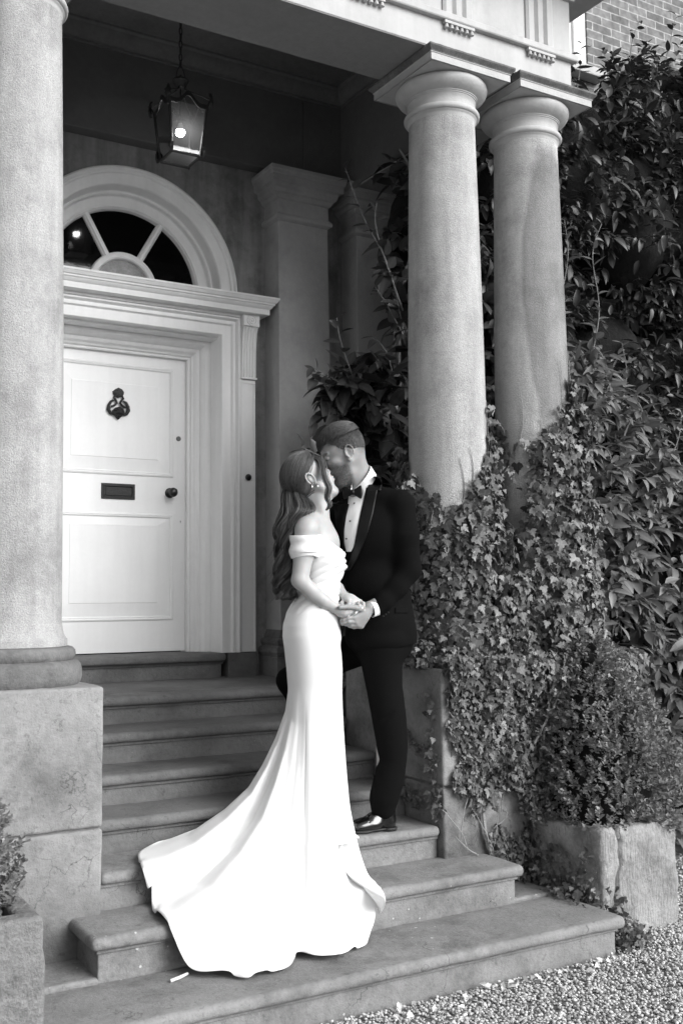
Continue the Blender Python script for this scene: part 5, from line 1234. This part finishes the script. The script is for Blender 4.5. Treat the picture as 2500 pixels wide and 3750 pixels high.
    # ---- dress: bodice and skirt rings
    T_ = np.array([(1957, 1088, 1262, .150), (1990, 1088, 1262, .155), (2030, 1090, 1265, .157), (2055, 1091, 1269, .152), (2097, 1093, 1258, .14), (2134, 1096, 1244, .128), (2170, 1088, 1242, .127), (2205, 1071, 1243, .138), (2246, 1049, 1243, .154), (2290, 1037, 1243, .166),
                   (2330, 1035, 1244, .171), (2370, 1041, 1248, .172), (2455, 1050, 1253, .166), (2560, 1058, 1251, .155), (2700, 1062, 1248, .15), (2850, 1066, 1244, .15), (2960, 1070, 1240, .155), (3050, 1075, 1236, .165)])
    vv = np.r_[np.linspace(1957, 2260, 70), np.linspace(2268, 2520, 34)]; NA = 160; ang = np.linspace(0, 2*PI, NA, endpoint=False); ca, sa = np.cos(ang), np.sin(ang); rows = []
    def ring(v, extra=0):
        L_, R_2, b_ = [np.interp(v, T_[:, 0], T_[:, i]) for i in (1, 2, 3)]; h_ = (R_2-L_)/2; c = (L_+R_2)/2; pts = []
        for i in range(NA):
            u = c+h_*np.sign(ca[i])*abs(ca[i])**.92; ve = v
            if v < 2100:
                top = 1958+max(0, u-1176)*.74; top += 26*max(0, sa[i])*0; ve = 2100-(2100-v)*(2100-top)/(2100-1957)
            p = w(u, ve, b_*sa[i]+.005); 
            n_ = RT*ca[i]/max(h_*PX, .02)+FW*sa[i]/b_; n_ = norm(n_)
            g = 0
            if 1957 < ve < 2262:       # gathered pleats sweeping from the bust down to the far hip
                q = (ve-2000)+(u-1150)*(.42+.0016*(ve-2050)); e = max(0, min(1, (ve-1985)/40))*max(0, min(1, (2262-ve)/60)); a_ = .5+.5*noise.noise(Vector((q*.013, u*.008, 4)))
                g = .0075*e*a_*(abs(math.sin(q*.105+1.6*noise.noise(Vector((u*.012, q*.01, 1)))))-.5)*2*.8
                g += .010*max(0, ca[i])*math.exp(-((ve-2048)/34)**2)*0
            if ve > 2230:
                e = min(1, (ve-2230)/80); d_ = (u-1246)*.9+(ve-2290)*.5; g += .006*e*math.exp(-((ve-2330-(1246-u)*.55)/26)**2)*max(0, min(1, (u-1165)/40))-.004*e*math.exp(-((ve-2365-(1246-u)*.6)/20)**2)*max(0, min(1, (u-1165)/40))
            p = p+n_*(g+extra); pts.append(p)
        return pts
    for v in vv: rows.append(ring(v))
    # train: each column of cloth runs from the knee ring to a hem point lying on the steps
    def pz(u, v, z): r = ray(u, v); return CAM_O+r*((z-CAM_O[2])/r[2])
    def py(u, v, y): r = ray(u, v); return CAM_O+r*(y/r[1])
    hem = [pz(1285, 3085, .498), pz(1222, 3100, .497), py(1215, 3135, 4.06), py(1252, 3175, 3.98), pz(1300, 3205, .345), pz(1385, 3245, .343), pz(1413, 3300, .343), py(1392, 3345, 3.79), py(1358, 3396, 3.765), pz(1352, 3440, .178), pz(1335, 3470, .176), pz(1300, 3475, .176), pz(1262, 3500, .186), pz(1215, 3508, .176), pz(1150, 3515, .176), pz(1120, 3485, .20), pz(1085, 3495, .176), pz(1060, 3545, .176),
           pz(1000, 3560, .176), pz(945, 3562, .185), pz(900, 3590, .176), pz(850, 3570, .176), pz(815, 3560, .19), pz(770, 3578, .176), pz(714, 3570, .176), py(683, 3535, 3.74), py(660, 3490, 3.755), py(641, 3440, 3.768), pz(618, 3385, .350), pz(585, 3350, .355), pz(560, 3345, .342), pz(553, 3300, .342), py(540, 3250, 4.06), pz(522, 3190, .497), pz(512, 3160, .497), pz(500, 3142, .50),
           np.array([1.70, 4.325, .50]), np.array([1.80, 4.33, .53]), np.array([1.90, 4.33, .50]), np.array([2.15, 4.335, .50]), np.array([2.40, 4.335, .50]), np.array([2.62, 4.33, .50]), np.array([2.72, 4.28, .497]), np.array([2.68, 4.18, .497])]
    k0 = np.array(ring(2528)); KC = k0.mean(0)
    # match hem parameter with ring angle: start at the image right (angle 0) and go round by the near side
    HM = np.array(hem); HH = np.vstack([HM, HM[:1]]); seg = np.r_[0, np.cumsum(np.linalg.norm(np.diff(HH, axis=0), axis=1))]; seg /= seg[-1]
    ordr = (-np.arange(NA)) % NA                  # near side is negative sin
    # fraction of hem length for each ring column (columns bunch toward the long train)
    fa = np.interp(np.arange(NA)/NA, [0, .06, .16, .30, .44, .52, .62, .8, 1], [0, .035, .16, .38, .60, .76, .85, .93, 1]); Hc = np.zeros((NA, 3))
    HS = np.array([catmull(np.vstack([HM[-1:], HM, HM[:2]]), 900)])[0]; sg2 = np.r_[0, np.cumsum(np.linalg.norm(np.diff(HS, axis=0), axis=1))]
    i_a = np.argmin(np.linalg.norm(HS[:60]-HM[0], axis=1)); HS = HS[i_a:]; i_b = len(HS)-60+np.argmin(np.linalg.norm(HS[-60:]-HM[0], axis=1)); HS = HS[:i_b+1]; sg2 = np.r_[0, np.cumsum(np.linalg.norm(np.diff(HS, axis=0), axis=1))]; sg2 /= sg2[-1]
    NB = 640; kk = np.arange(NB)/NB; fr_ = np.interp(kk, np.arange(NA+1)/NA, np.r_[fa, 1]); Hc = np.stack([np.interp(fr_, sg2, HS[:, q]) for q in range(3)], 1)
    for _ in range(22): Hc = Hc*.5+(np.roll(Hc, 1, 0)+np.roll(Hc, -1, 0))*.25
    def up_ring(pts): pts = np.array(pts)[ordr]; e = np.vstack([pts, pts[:1]]); return np.stack([np.interp(kk*NA, np.arange(NA+1), e[:, q]) for q in range(3)], 1)
    rows = [up_ring(r) for r in rows]; k0 = up_ring(k0)
    def stair(x, y):
        z = np.zeros_like(x)+.164
        for i, zz in ((2, .332), (3, .484), (4, .632)):
            f_ = 1/(1+np.exp(-np.clip((y-(YR[i]-.062))/.004, -40, 40))); z = z+(zz-Z[i-1])*f_
        return z
    tab_t = [0, .02, .09, .18, .29, .47, .69, 1]; tab_d = [0, .15, .33, .50, .66, .80, .92, 1]; NT = 120
    dist = np.linalg.norm((Hc-k0)[:, :2], axis=1); tau = np.linspace(0, 1, NT+1)[1:]
    far = np.clip((dist-.12)/.45, 0, 1)
    for T1 in tau:
        # parametrise by drop for short columns, by travel for long ones
        g_l = np.interp(T1, np.linspace(0, 1, 8), [0, .02, .07, .16, .30, .48, .72, 1]); d_l = np.interp(g_l, tab_t, tab_d)
        g_s = T1**1.5; d_s = T1
        # the cloth in front of the feet falls straight, then runs out over the treads
        wr_ = np.clip((.26-kk)/.13, 0, 1)*np.clip(far*3, 0, 1); wr_ = wr_*wr_*(3-2*wr_)
        g_r = np.interp(T1, [0, .45, .6, 1], [0, .05, .12, 1]); d_r = np.interp(g_r, [0, .02, .05, .12, .3, .6, 1], [0, .45, .86, .97, .99, 1, 1])
        g = g_s*(1-far)+g_l*far; dd = d_s*(1-far)+d_l*far
        g = g*(1-wr_)+g_r*wr_; dd = dd*(1-wr_)+d_r*wr_
        p = k0+(Hc-k0)*g[:, None]; p[:, 2] = k0[:, 2]+(Hc[:, 2]-k0[:, 2])*dd
        # slack folds running from the hip to the hem
        q = fr_*2*PI; fold = np.sin(q*4+1.0+1.2*np.sin(q*2))*.5+np.sin(q*8+2.2)*.3+np.sin(q*13+.7)*.1
        amp = .011*math.sin(PI*min(1, T1*.93))**.8*np.clip(far+.25, 0, 1)
        out_ = norm(np.stack([Hc[:, 0]-k0[:, 0], Hc[:, 1]-k0[:, 1], dist*.9+.02], 1))
        p = p+out_*(fold*amp)[:, None]
        fz = stair(p[:, 0], p[:, 1])+.014; x = p[:, 2]-fz; p[:, 2] = fz+np.where(x > .03, x, .03*np.exp(np.minimum(0, (x-.03)/.03))) * 1.0
        lift = .007*max(0, (T1-.95)/.05)*(np.maximum(0, np.sin(q*11+1))**2)*far; p[:, 2] += lift
        p[:, 2] = np.where((T1 > .97) & (x < .0), fz, p[:, 2])
        rows.append(p)
    G = np.array(rows); nr = len(G)
    for it in range(2):
        s2 = G.copy(); s2[80:-1] = G[80:-1]*.5+(G[79:-2]+G[81:])*.25; G = s2
        G = G*.6+(np.roll(G, 1, 1)+np.roll(G, -1, 1))*.2 if it == 0 else G
    fl_ = stair(G[..., 0], G[..., 1])+.008; msk = np.zeros_like(fl_); msk[len(vv):] = 1; G[..., 2] = np.where((msk > 0) & (G[..., 2] < fl_), fl_, G[..., 2])
    V = G.reshape(-1, 3); i = (np.arange(nr-1)[:, None]*NB+np.arange(NB)[None]); j = (np.arange(nr-1)[:, None]*NB+(np.arange(NB)[None]+1) % NB)
    F = np.stack([i, j, j+NB, i+NB], -1).reshape(-1, 4)[:, ::-1]
    dr = link('dress', mesh_np('dress', V, F), M['dress'], t); so_ = dr.modifiers.new('cloth', 'SOLIDIFY'); so_.thickness = .0025; so_.offset = 0
    # off-shoulder sleeve band round the near arm, and the one on the far arm
    def band(cu, v0, v1, hwp, d_, dh_, nm, tilt=0):
        rows = []; n = 48
        for q in np.linspace(0, 1, 30):
            v = v0+(v1-v0)*q; pts = []; fl = .0035*math.sin(q*PI*3.2+.6)+.0035*math.sin(PI*q)
            for a in np.linspace(0, 2*PI, n, endpoint=False):
                rr = 1+.02*math.sin(a*3+q*6); u = cu+4*q*0+(hwp+fl/PX)*math.cos(a)*rr*(1-.05*q); ve = v+tilt*math.cos(a)+5*math.sin(a*2+1)*(q > .8); pts.append(w(u, ve, d_+(dh_+fl)*math.sin(a)*rr))
            rows.append(pts)
        e = [np.array(rows[0])*.9+np.array(rows[0]).mean(0)*.1]+rows+[np.array(rows[-1])*.88+np.array(rows[-1]).mean(0)*.12]
        V = np.array([np.array(r) for r in e]).reshape(-1, 3); nr_ = len(e); i = (np.arange(nr_-1)[:, None]*n+np.arange(n)[None]); j = (np.arange(nr_-1)[:, None]*n+(np.arange(n)[None]+1) % n)
        link(nm, mesh_np(nm, V, np.stack([i, j, j+n, i+n], -1).reshape(-1, 4)[:, ::-1]), M['dress'], dr)
    band(1117, 1960, 2040, 56, -.145, .066, 'sleeve', tilt=-1); band(1190, 1975, 2045, 50, .165, .06, 'sleeve')
    # court shoe peeping out under the hem
    s3 = SDF(pz(1290, 3070, .484)-[.16, .12, .02], pz(1290, 3070, .484)+[.1, .12, .12], .003); dr_ = norm(RT*.95-FW*.3); c = pz(1318, 3072, .49)
    s3.cap(c-dr_*.01+UP*.006, c-dr_*.07+UP*.018, .006, .028, .01); s3.cap(c-dr_*.07+UP*.018, c-dr_*.13+UP*.04, .026, .024, .01)
    obj_sdf('shoe', s3, M['dress'], t)
bride()

# ---------------------------------------------------------------- groom
def groom():
    t = thing('person', 'man in a black dinner suit and bow tie bending to kiss the woman in white', 'person', (2.8, 4.25, .484))
    D = 4.97
    w = lambda u, v, d=0: W(u, v, D+d)
    BB = np.array([RT, FW, UP])
    S_ = SDF(w(1330, 2200, .1)-[.36, .36, 1.12], w(1330, 2200, .1)+[.34, .34, .95], .003)
    O = w(1252, 1653, -.045); B = head_basis(-18, -6, -1); P = head(S_, O, B, 1.03)
    S_.path([O-B[0]*.03-B[2]*.04, w(1312, 1745, .0), w(1335, 1800, .03)], [.066, .062, .068], .02)
    S_.cap(P(.0, 0, -.10), w(1310, 1790, .0), .04, .05, .03)
    S_.ell(w(1370, 1960, .07), BB, (.12, .16, .2), .04); S_.ell(w(1385, 2250, .08), BB, (.11, .13, .22), .04)
    S_.cap(w(1420, 2330, 0), w(1415, 2650, .05), .07, .055, .03); S_.cap(w(1415, 2650, .05), w(1405, 2960, .06), .05, .035, .02)
    # left hand
    wr = w(1352, 2226, -.125)
    S_.cap(w(1420, 2190, -.085), wr, .034, .028, .01)
    kn = [w(1296, 2262, -.165), w(1302, 2277, -.16), w(1311, 2288, -.15), w(1322, 2292, -.14)]
    for q in kn: S_.cap(wr, q, .024, .0145, .012)
    S_.ell(w(1322, 2256, -.145), np.array([norm(RT*.8+UP*.6), FW, norm(UP*.8-RT*.6)]), (.045, .02, .035), .012)
    fing = [[kn[0], w(1272, 2262, -.18), w(1254, 2268, -.185), w(1250, 2278, -.165)], [kn[1], w(1275, 2276, -.175), w(1256, 2279, -.175), w(1252, 2284, -.155)],
            [kn[2], w(1284, 2288, -.16), w(1266, 2284, -.155), w(1262, 2280, -.135)], [kn[3], w(1296, 2294, -.145), w(1280, 2290, -.14), w(1275, 2284, -.12)]]
    for i, f_ in enumerate(fing): finger(S_, f_, .0125, .0098)
    finger(S_, [w(1326, 2234, -.155), w(1300, 2224, -.20), w(1272, 2222, -.238), w(1244, 2224, -.258)], .0135, .0100)
    # right hand, behind hers
    S_.cap(w(1360, 2170, .05), w(1300, 2215, -.02), .03, .026, .01); S_.ell(w(1285, 2228, -.03), BB, (.045, .02, .03), .01)
    for i in range(4): finger(S_, [w(1272, 2222+9*i, -.04), w(1256, 2228+8*i, -.06), w(1250, 2236+8*i, -.075)], .011, .009)
    def tone(V):
        q = (V-O)@B.T/1.03; f, s_, u = q.T; n_ = np.ones(len(V)); nz = np.array([noise.noise(Vector(p)*160) for p in V]) if len(V) < 400000 else 0
        hd = (np.abs(s_) < .095) & (f > -.14) & (u > -.2)
        jaw = np.clip((-.052-u+.55*np.clip(f-.02, -1, .03))/.02, 0, 1)*np.clip((f+.012)/.02, 0, 1)*np.clip((u+.185)/.02, 0, 1)
        must = np.clip(1-np.abs(u+.073)/.012, 0, 1)*(f > .07)
        bd = np.clip(np.maximum(jaw, must), 0, 1)*hd*(1-.0*nz)
        lip = (((f-.102)/.014)**2+(s_/.022)**2+((u+.09)/.011)**2) < 1
        n_ = n_*(1-bd*(.5+.25*nz)); n_[lip] = .6
        scalp = hd*np.clip((u-.015+.35*np.clip(-f-.0, 0, .1)*1)/.025, 0, 1)*np.clip((.080-f)/.02, 0, 1); back = hd*np.clip((-.035-f)/.03, 0, 1)*np.clip((u+.055)/.04, 0, 1)
        side = hd*np.clip((u+.02)/.03, 0, 1)*np.clip((.045-f)/.02, 0, 1)*(np.abs(s_) < .1)
        n_ = n_*(1-np.maximum(np.maximum(scalp*.75, back*.6), side*.5)*(1+.2*nz))
        brow = (((f-.088)/.025)**2+((np.abs(s_)-.032)/.024)**2+((u-.006)/.006)**2) < 1; n_[brow] *= .35
        lash = (((f-.093)/.012)**2+((np.abs(s_)-.032)/.016)**2+((u+.021)/.0028)**2) < 1; n_[lash] *= .25
        return n_
    body = obj_sdf('body', S_, M['skin_m'], t, tone)
    me = body.data; n = len(me.vertices); V = np.empty(n*3, 'f4'); me.vertices.foreach_get('co', V); V = V.reshape(-1, 3); N_ = np.empty(n*3, 'f4'); me.vertices.foreach_get('normal', N_); N_ = N_.reshape(-1, 3)
    q = (V-O)@B.T/1.03; ok = (q[:, 0] > .0) & (np.abs(q[:, 1]) < .09) & (q[:, 2] > -.2) & (q[:, 2] < -.06) & (tone(V) < .75); i = np.where(ok)[0]; i = rng.choice(i, 1900); p0 = V[i]+rng.normal(0, .0012, (len(i), 3)); nn = N_[i]
    d = norm(nn*.55-B[2]*.7+B[0]*.25+rng.normal(0, .25, nn.shape)); pts = np.stack([p0+d*.0014*j-UP*.00012*j*j for j in range(5)], 1)
    strands('beard', pts, .00035, M['hair_m'], body)
    # ---- short hair, longer on top and combed forward
    hs = SDF(O-.16, O+.17, .004); k = 1.03
    hs.ell(P(-.012, 0, .030), B, np.array((.099, .073, .086))*k, .01); hs.ell(P(.03, 0, .06), B, np.array((.058, .060, .045))*k, .02)
    hs.ell(P(-.03, 0, -.085), B, (.13, .1, .095), .01, True); hs.ell(P(.118, 0, -.03), B, (.05, .1, .075), .008, True)
    hair = obj_sdf('hair', hs, M['hair_m'], t)
    def comb_hair(n, top):
        C = np.array([-.010, 0, .022]); r = np.array([.103, .0785, .097]); q = rdir(n*9)
        p = C+q*r
        if top: ok = (q[:, 2] > .48) & (p[:, 0] < .088)
        else: ok = (q[:, 2] <= .55) & (q[:, 2] > -.55) & (p[:, 0] < .048+.25*np.clip(p[:, 2]-.04, 0, 1)) & ((p[:, 2] > -.004) | ((p[:, 0] < -.035) & (p[:, 2] > -.040-.016*rng.random(len(p)))))
        q = q[ok][:n]; m_ = len(q); lift = np.clip((q[:, 2]-.2)/.5, 0, 1); ln = np.where(top, .040, .013)*rng.uniform(.7, 1.25, m_)
        if top: ln = ln*np.where(q[:, 0] > .45, 1.35, 1)
        d = np.stack([np.full(m_, 1. if top else .35), .25*q[:, 1]+rng.normal(0, .16, m_), np.full(m_, -.25 if top else -1.)], 1)+rng.normal(0, .10, (m_, 3)); out = []; cur = C+q*r; J_ = 8
        for j in range(J_):
            qq = norm((cur-C)/r); sc = 1.0+(.03+.20*lift*math.sin(PI*(j/(J_-1))**.8*.85))[:, None]*(1 if top else .35)
            out.append(C+qq*r*sc); nn = norm(qq/r); tt = norm(d-nn*(d*nn).sum(1, keepdims=True)); cur = C+qq*r+tt*(ln/J_)[:, None]
        A = np.stack(out, 1); return O+(A@B)*k
    strands('top_hair', comb_hair(5200, True), .0009, M['hair_m'], hair)
    strands('clipped_sides', comb_hair(5200, False), .00055, M['hair_m'], hair)
    # ---- jacket
    J = SDF(w(1350, 2100, .1)-[.42, .40, .48], w(1350, 2100, .1)+[.42, .38, .50], .004)
    J.path([w(1345, 1800, .05), w(1340, 1900, .05)], [.075, .11], .04)
    J.cap(w(1355, 1812, -.03), w(1458, 1842, -.075), .050, .062, .03)           # near shoulder
    J.cap(w(1330, 1830, .12), w(1250, 1890, .21), .06, .065, .03)
    J.ell(w(1345, 1950, .05), BB, (.155, .175, .19), .04); J.ell(w(1395, 1950, .03), BB, (.14, .16, .2), .04)
    J.ell(w(1375, 2130, .06), BB, (.150, .165, .18), .04); J.ell(w(1385, 2270, .07), BB, (.160, .165, .15), .04)
    J.ell(w(1395, 2340, .07), BB, (.160, .16, .09), .03)
    J.cap(w(1320, 2330, .06), w(1470, 2310, .03), .07, .065, .03); J.cap(w(1462, 2180, .04), w(1478, 2380, .04), .055, .060, .03); J.cap(w(1440, 2250, .10), w(1450, 2380, .12), .08, .08, .03)
    el = w(1494, 2085, -.06); J.path([w(1468, 1850, -.075), w(1480, 1960, -.08), el], [.066, .066, .060], .025)
    J.path([el, w(1452, 2150, -.08), w(1405, 2200, -.098), w(1380, 2224, -.108)], [.058, .052, .044, .038], .018)
    J.path([w(1250, 1890, .21), w(1220, 2050, .24), w(1300, 2170, .10)], [.06, .055, .045], .02)
    # trim the hem flat-ish and press in creases
    for (a, b_) in (((1545, 2010), (1440, 2040)), ((1550, 2060), (1430, 2100)), ((1500, 2130), (1420, 2110)), ((1530, 1930), (1450, 1950)), ((1470, 2190), (1420, 2150))):
        J.cap(w(*a, -.15), w(*b_, -.17), .006, .004, .02, True)
    zz = w(1400, 2384, 0)[2]; gz = J.lo[2]+J.h*np.arange(J.n[2]); gx = (J.lo[0]+J.h*np.arange(J.n[0]))[:, None, None]; gy = (J.lo[1]+J.h*np.arange(J.n[1]))[None, :, None]
    lat = (gx*RT[0]+gy*RT[1])-(w(1400, 2384, 0)@RT); J.f = np.maximum(J.f, (zz+lat*.22-gz[None, None, :]).astype('f4'))
    jk = obj_sdf('jacket', J, M['wool'], t, relaxn=3); tr = bvh(jk)
    shirt = patch('shirt', [(1772, 1288, 1338), (1800, 1285, 1338), (1830, 1278, 1332), (1880, 1268, 1320), (1930, 1261, 1310), (1970, 1258, 1302), (2000, 1259, 1296), (2019, 1270, 1286)], tr, .004, .006, M['shirt'], t, nc=12, nr=40,
                  fold=lambda a, b_: .0022*np.sin(b_*7+a*5)*np.sin(a*9)**2)
    for (u, v) in ((1297, 1843), (1281, 1908), (1268, 1973)):
        r = ray(u, v); h = tr.ray_cast(Vector(CAM_O), Vector(norm(r)), 9); c = np.array(h[0])-norm(r)*.006; n_ = -norm(r); p1 = norm(np.cross(n_, UP)); p2 = np.cross(n_, p1); b = MB()
        vs = [c+n_*.004]+[c+n_*.0025+(p1*math.cos(a)+p2*math.sin(a))*.0042 for a in np.linspace(0, 2*PI, 10, endpoint=False)]+[c-n_*.002+(p1*math.cos(a)+p2*math.sin(a))*.0045 for a in np.linspace(0, 2*PI, 10, endpoint=False)]
        b.add(vs, [(0, 1+i, 1+(i+1) % 10) for i in range(10)]+[(1+i, 11+i, 11+(i+1) % 10, 1+(i+1) % 10) for i in range(10)]); b.build('stud', M['patent'], shirt, smooth=True)
    patch('lapel', [(1748, 1362, 1388), (1775, 1352, 1396), (1800, 1343, 1394), (1797, 1342, 1382), (1830, 1334, 1376), (1880, 1322, 1366), (1940, 1310, 1350), (1990, 1300, 1332), (2040, 1286, 1312), (2090, 1275, 1285)], tr, .0085, .007, M['satin'], jk, nc=9, nr=60)
    patch('lapel', [(1850, 1222, 1280), (1890, 1232, 1270), (1940, 1240, 1262), (1990, 1250, 1262), (2030, 1258, 1272)], tr, .012, .008, M['wool'], jk, nc=6, nr=26)
    patch('pocket_flap', [(2226, 1445, 1490), (2246, 1444, 1492)], tr, .004, .004, M['wool'], jk, nc=8, nr=5)
    # cuff
    c0 = w(1380, 2224, -.108); c1 = w(1358, 2231, -.122); ax = norm(c1-c0); b = MB(); p1 = norm(np.cross(ax, FW)); p2 = np.cross(ax, p1); ring_ = lambda c, r: [c+(p1*math.cos(a)*1.05+p2*math.sin(a))*r for a in np.linspace(0, 2*PI, 32, endpoint=False)]
    L4 = [ring_(c0, .036), ring_(c1+ax*.002, .0375), ring_(c1+ax*.003, .035), ring_(c0, .032)]; vs = [p for q in L4 for p in q]; fs = [(i*32+j, i*32+(j+1) % 32, (i+1)*32+(j+1) % 32, (i+1)*32+j) for i in range(3) for j in range(32)]
    b.add(vs, fs); b.build('cuff', M['shirt'], shirt, smooth=True)
    for i in range(3):
        b = MB(); c = w(1420-9*i, 2243+7*i, -.135); b.lathe(c[0], c[1], [(0, .004), (.005, .003), (.006, 0), (.005, -.003), (0, -.004)], 12, c[2]); b.build('sleeve_button', M['satin'], jk, smooth=True)
    # collar: a standing band folded over, with a point
    b = MB(); cN = w(1322, 1768, .0); axn = norm(w(1300, 1728, -.02)-w(1335, 1800, .03)); e1 = norm(RT-axn*(RT@axn)); e2 = np.cross(axn, e1); e2 = e2 if e2@FW < 0 else -e2      # e2 towards the viewer
    rows = []
    for (h_, rr) in ((-.020, .070), (.0, .071), (.018, .0735), (.026, .076), (.020, .0785), (-.002, .081), (-.024, .084)):
        ring2 = []
        for a in np.linspace(0, 2*PI, 48, endpoint=False):
            hh = h_
            if rr > .08: hh = h_-.012*max(0, math.cos(a-R_(150)))**6
            ring2.append(cN+axn*(hh-.010*math.cos(a-R_(180))+.022*math.cos(a))+(e1*math.cos(a)*.98+e2*math.sin(a)*.9)*rr)
        rows.append(ring2)
    vs = [p for q in rows for p in q]; fs = [(i*48+j, i*48+(j+1) % 48, (i+1)*48+(j+1) % 48, (i+1)*48+j) for i in range(len(rows)-1) for j in range(48)]; b.add(vs, fs); cl = b.build('collar', M['shirt'], shirt, smooth=True)
    # bow tie: two pinched wings and a knot
    bt = SDF(w(1290, 1805, -.1)-.12, w(1290, 1805, -.1)+.12, .0025); kx = w(1290, 1803, -.085)
    wing = np.array([norm(RT*.75-FW*.65), norm(RT*.65+FW*.75), UP])
    for sg in (-1, 1):
        d_ = norm(RT*.8-FW*.3) if sg > 0 else norm(-RT*.9+FW*.45)
        Bw = np.array([d_, norm(np.cross(d_, UP)), UP])
        for q in np.linspace(0, 1, 7): bt.ell(kx+d_*(.008+.032*q), Bw, (.009, .006, .012+.021*q), .004)
    bt.ell(kx-FW*.004, BB, (.010, .010, .014), .002)
    obj_sdf('bow_tie', bt, M['satin'], t)
    # ---- trousers
    Q = SDF(w(1270, 2650, .1)-[.46, .44, .46], w(1270, 2650, .1)+[.40, .40, .45], .004)
    def leg(rows, d0, d1):
        for i in range(len(rows)-1):
            (v, a, b_), (v2, a2, b2) = rows[i], rows[i+1]; n = 3
            for q in range(n):
                t1, t2 = q/n, (q+1)/n; f = lambda x, y, tt: x+(y-x)*tt; dA = d0+(d1-d0)*(i+t1)/(len(rows)-1); dB = d0+(d1-d0)*(i+t2)/(len(rows)-1)
                Q.cap(w((f(a, a2, t1)+f(b_, b2, t1))/2, f(v, v2, t1), dA), w((f(a, a2, t2)+f(b_, b2, t2))/2, f(v, v2, t2), dB), (f(b_, b2, t1)-f(a, a2, t1))/2*PX*1.0, (f(b_, b2, t2)-f(a, a2, t2))/2*PX, .012)
    leg([(2370, 1320, 1480), (2419, 1322, 1470), (2511, 1341, 1470), (2618, 1361, 1484), (2714, 1378, 1490), (2782, 1387, 1486), (2859, 1370, 1475), (2913, 1357, 1458), (2935, 1356, 1450)], .03, .06)
    Q.cap(w(1402, 2945, .06), w(1402, 2958, .06), .055, .057, .012)
    for (a, b_) in (((1375, 2735), (1460, 2700)), ((1380, 2800), (1470, 2770)), ((1365, 2870), (1440, 2850)), ((1385, 2650), (1440, 2610)), ((1358, 2900), (1430, 2925))):
        Q.cap(w(*a, -.035), w(*b_, -.045), .007, .004, .016, True)
    Q.path([w(1400, 2340, .15), w(1200, 2420, .24), w(1060, 2492, .27)], [.09, .08, .062], .03)
    Q.path([w(1060, 2492, .27), w(1130, 2650, .26), w(1208, 2800, .22)], [.060, .05, .045], .03)
    Q.ell(w(1400, 2350, .09), BB, (.15, .15, .12), .03)
    tro = obj_sdf('trousers', Q, M['wool'], t, relaxn=3)
    # ---- shoes
    def shoe(toe, heel, sc=1.0, nm='shoe'):
        a = norm((toe-heel)*[1, 1, 0]); s_ = np.cross(UP, a); Bs = np.array([a, s_, UP]); L_ = np.linalg.norm((toe-heel)[:2]); q = lambda f, s2, u: heel*[1, 1, 0]+UP*heel[2]+a*f*L_+s_*s2+UP*u
        X = SDF(np.minimum(toe, heel)-[.09, .09, .02], np.maximum(toe, heel)+[.09, .09, .18], .003)
        X.ell(q(.76, 0, .030), Bs, (L_*.245, .046, .030), .008); X.ell(q(.55, .002, .036), Bs, (L_*.3, .044, .036), .015); X.cap(q(.48, 0, .06), q(.2, 0, .075), .030, .036, .02); X.ell(q(.16, 0, .045), Bs, (L_*.165, .036, .055), .015)
        X.cap(q(.16, 0, .09), q(.15, 0, .12), .036, .038, .01); X.cap(q(.62, -.045, .052), q(.62, .045, .052), .0015, .0015, .003, True)
        z0 = heel[2]+.012; gz = X.lo[2]+X.h*np.arange(X.n[2]); X.f = np.maximum(X.f, (z0-gz)[None, None, :].astype('f4'))
        sh_ = obj_sdf(nm, X, M['patent'], t)
        Y = SDF(np.minimum(toe, heel)-[.09, .09, .02], np.maximum(toe, heel)+[.09, .09, .05], .003); Y.ell(q(.74, 0, .009), Bs, (L_*.275, .051, .012), .004); Y.ell(q(.45, 0, .011), Bs, (L_*.3, .036, .010), .008); Y.ell(q(.15, 0, .012), Bs, (L_*.17, .041, .030), .004)
        gz = Y.lo[2]+Y.h*np.arange(Y.n[2]); Y.f = np.maximum(Y.f, np.maximum(heel[2]+.001-gz, gz-heel[2]-.016)[None, None, :].astype('f4')); obj_sdf('sole', Y, M['iron'], sh_, relaxn=0)
        b = MB()
        for i in range(4):
            f = .30+.065*i; b.tube(catmull([q(f, -.022, .086-.02*i*.55), q(f+.02, 0, .104-.024*i*.6), q(f, .022, .086-.02*i*.55)], 8), .0022, 6)
        b.tube(catmull([q(.27, 0, .108), q(.24, -.03, .112), q(.30, -.045, .095), q(.28, -.01, .105)], 14), .002, 6)
        b.build('laces', M['wool'], sh_, smooth=True)
    def pz(u, v, z): r = ray(u, v); return CAM_O+r*((z-CAM_O[2])/r[2])
    shoe(pz(1274, 3052, .484), pz(1448, 3037, .484)); h2 = pz(1243, 2893, .632); shoe(h2-RT*.235+FW*.02, h2+RT*.01+FW*.02)
groom()
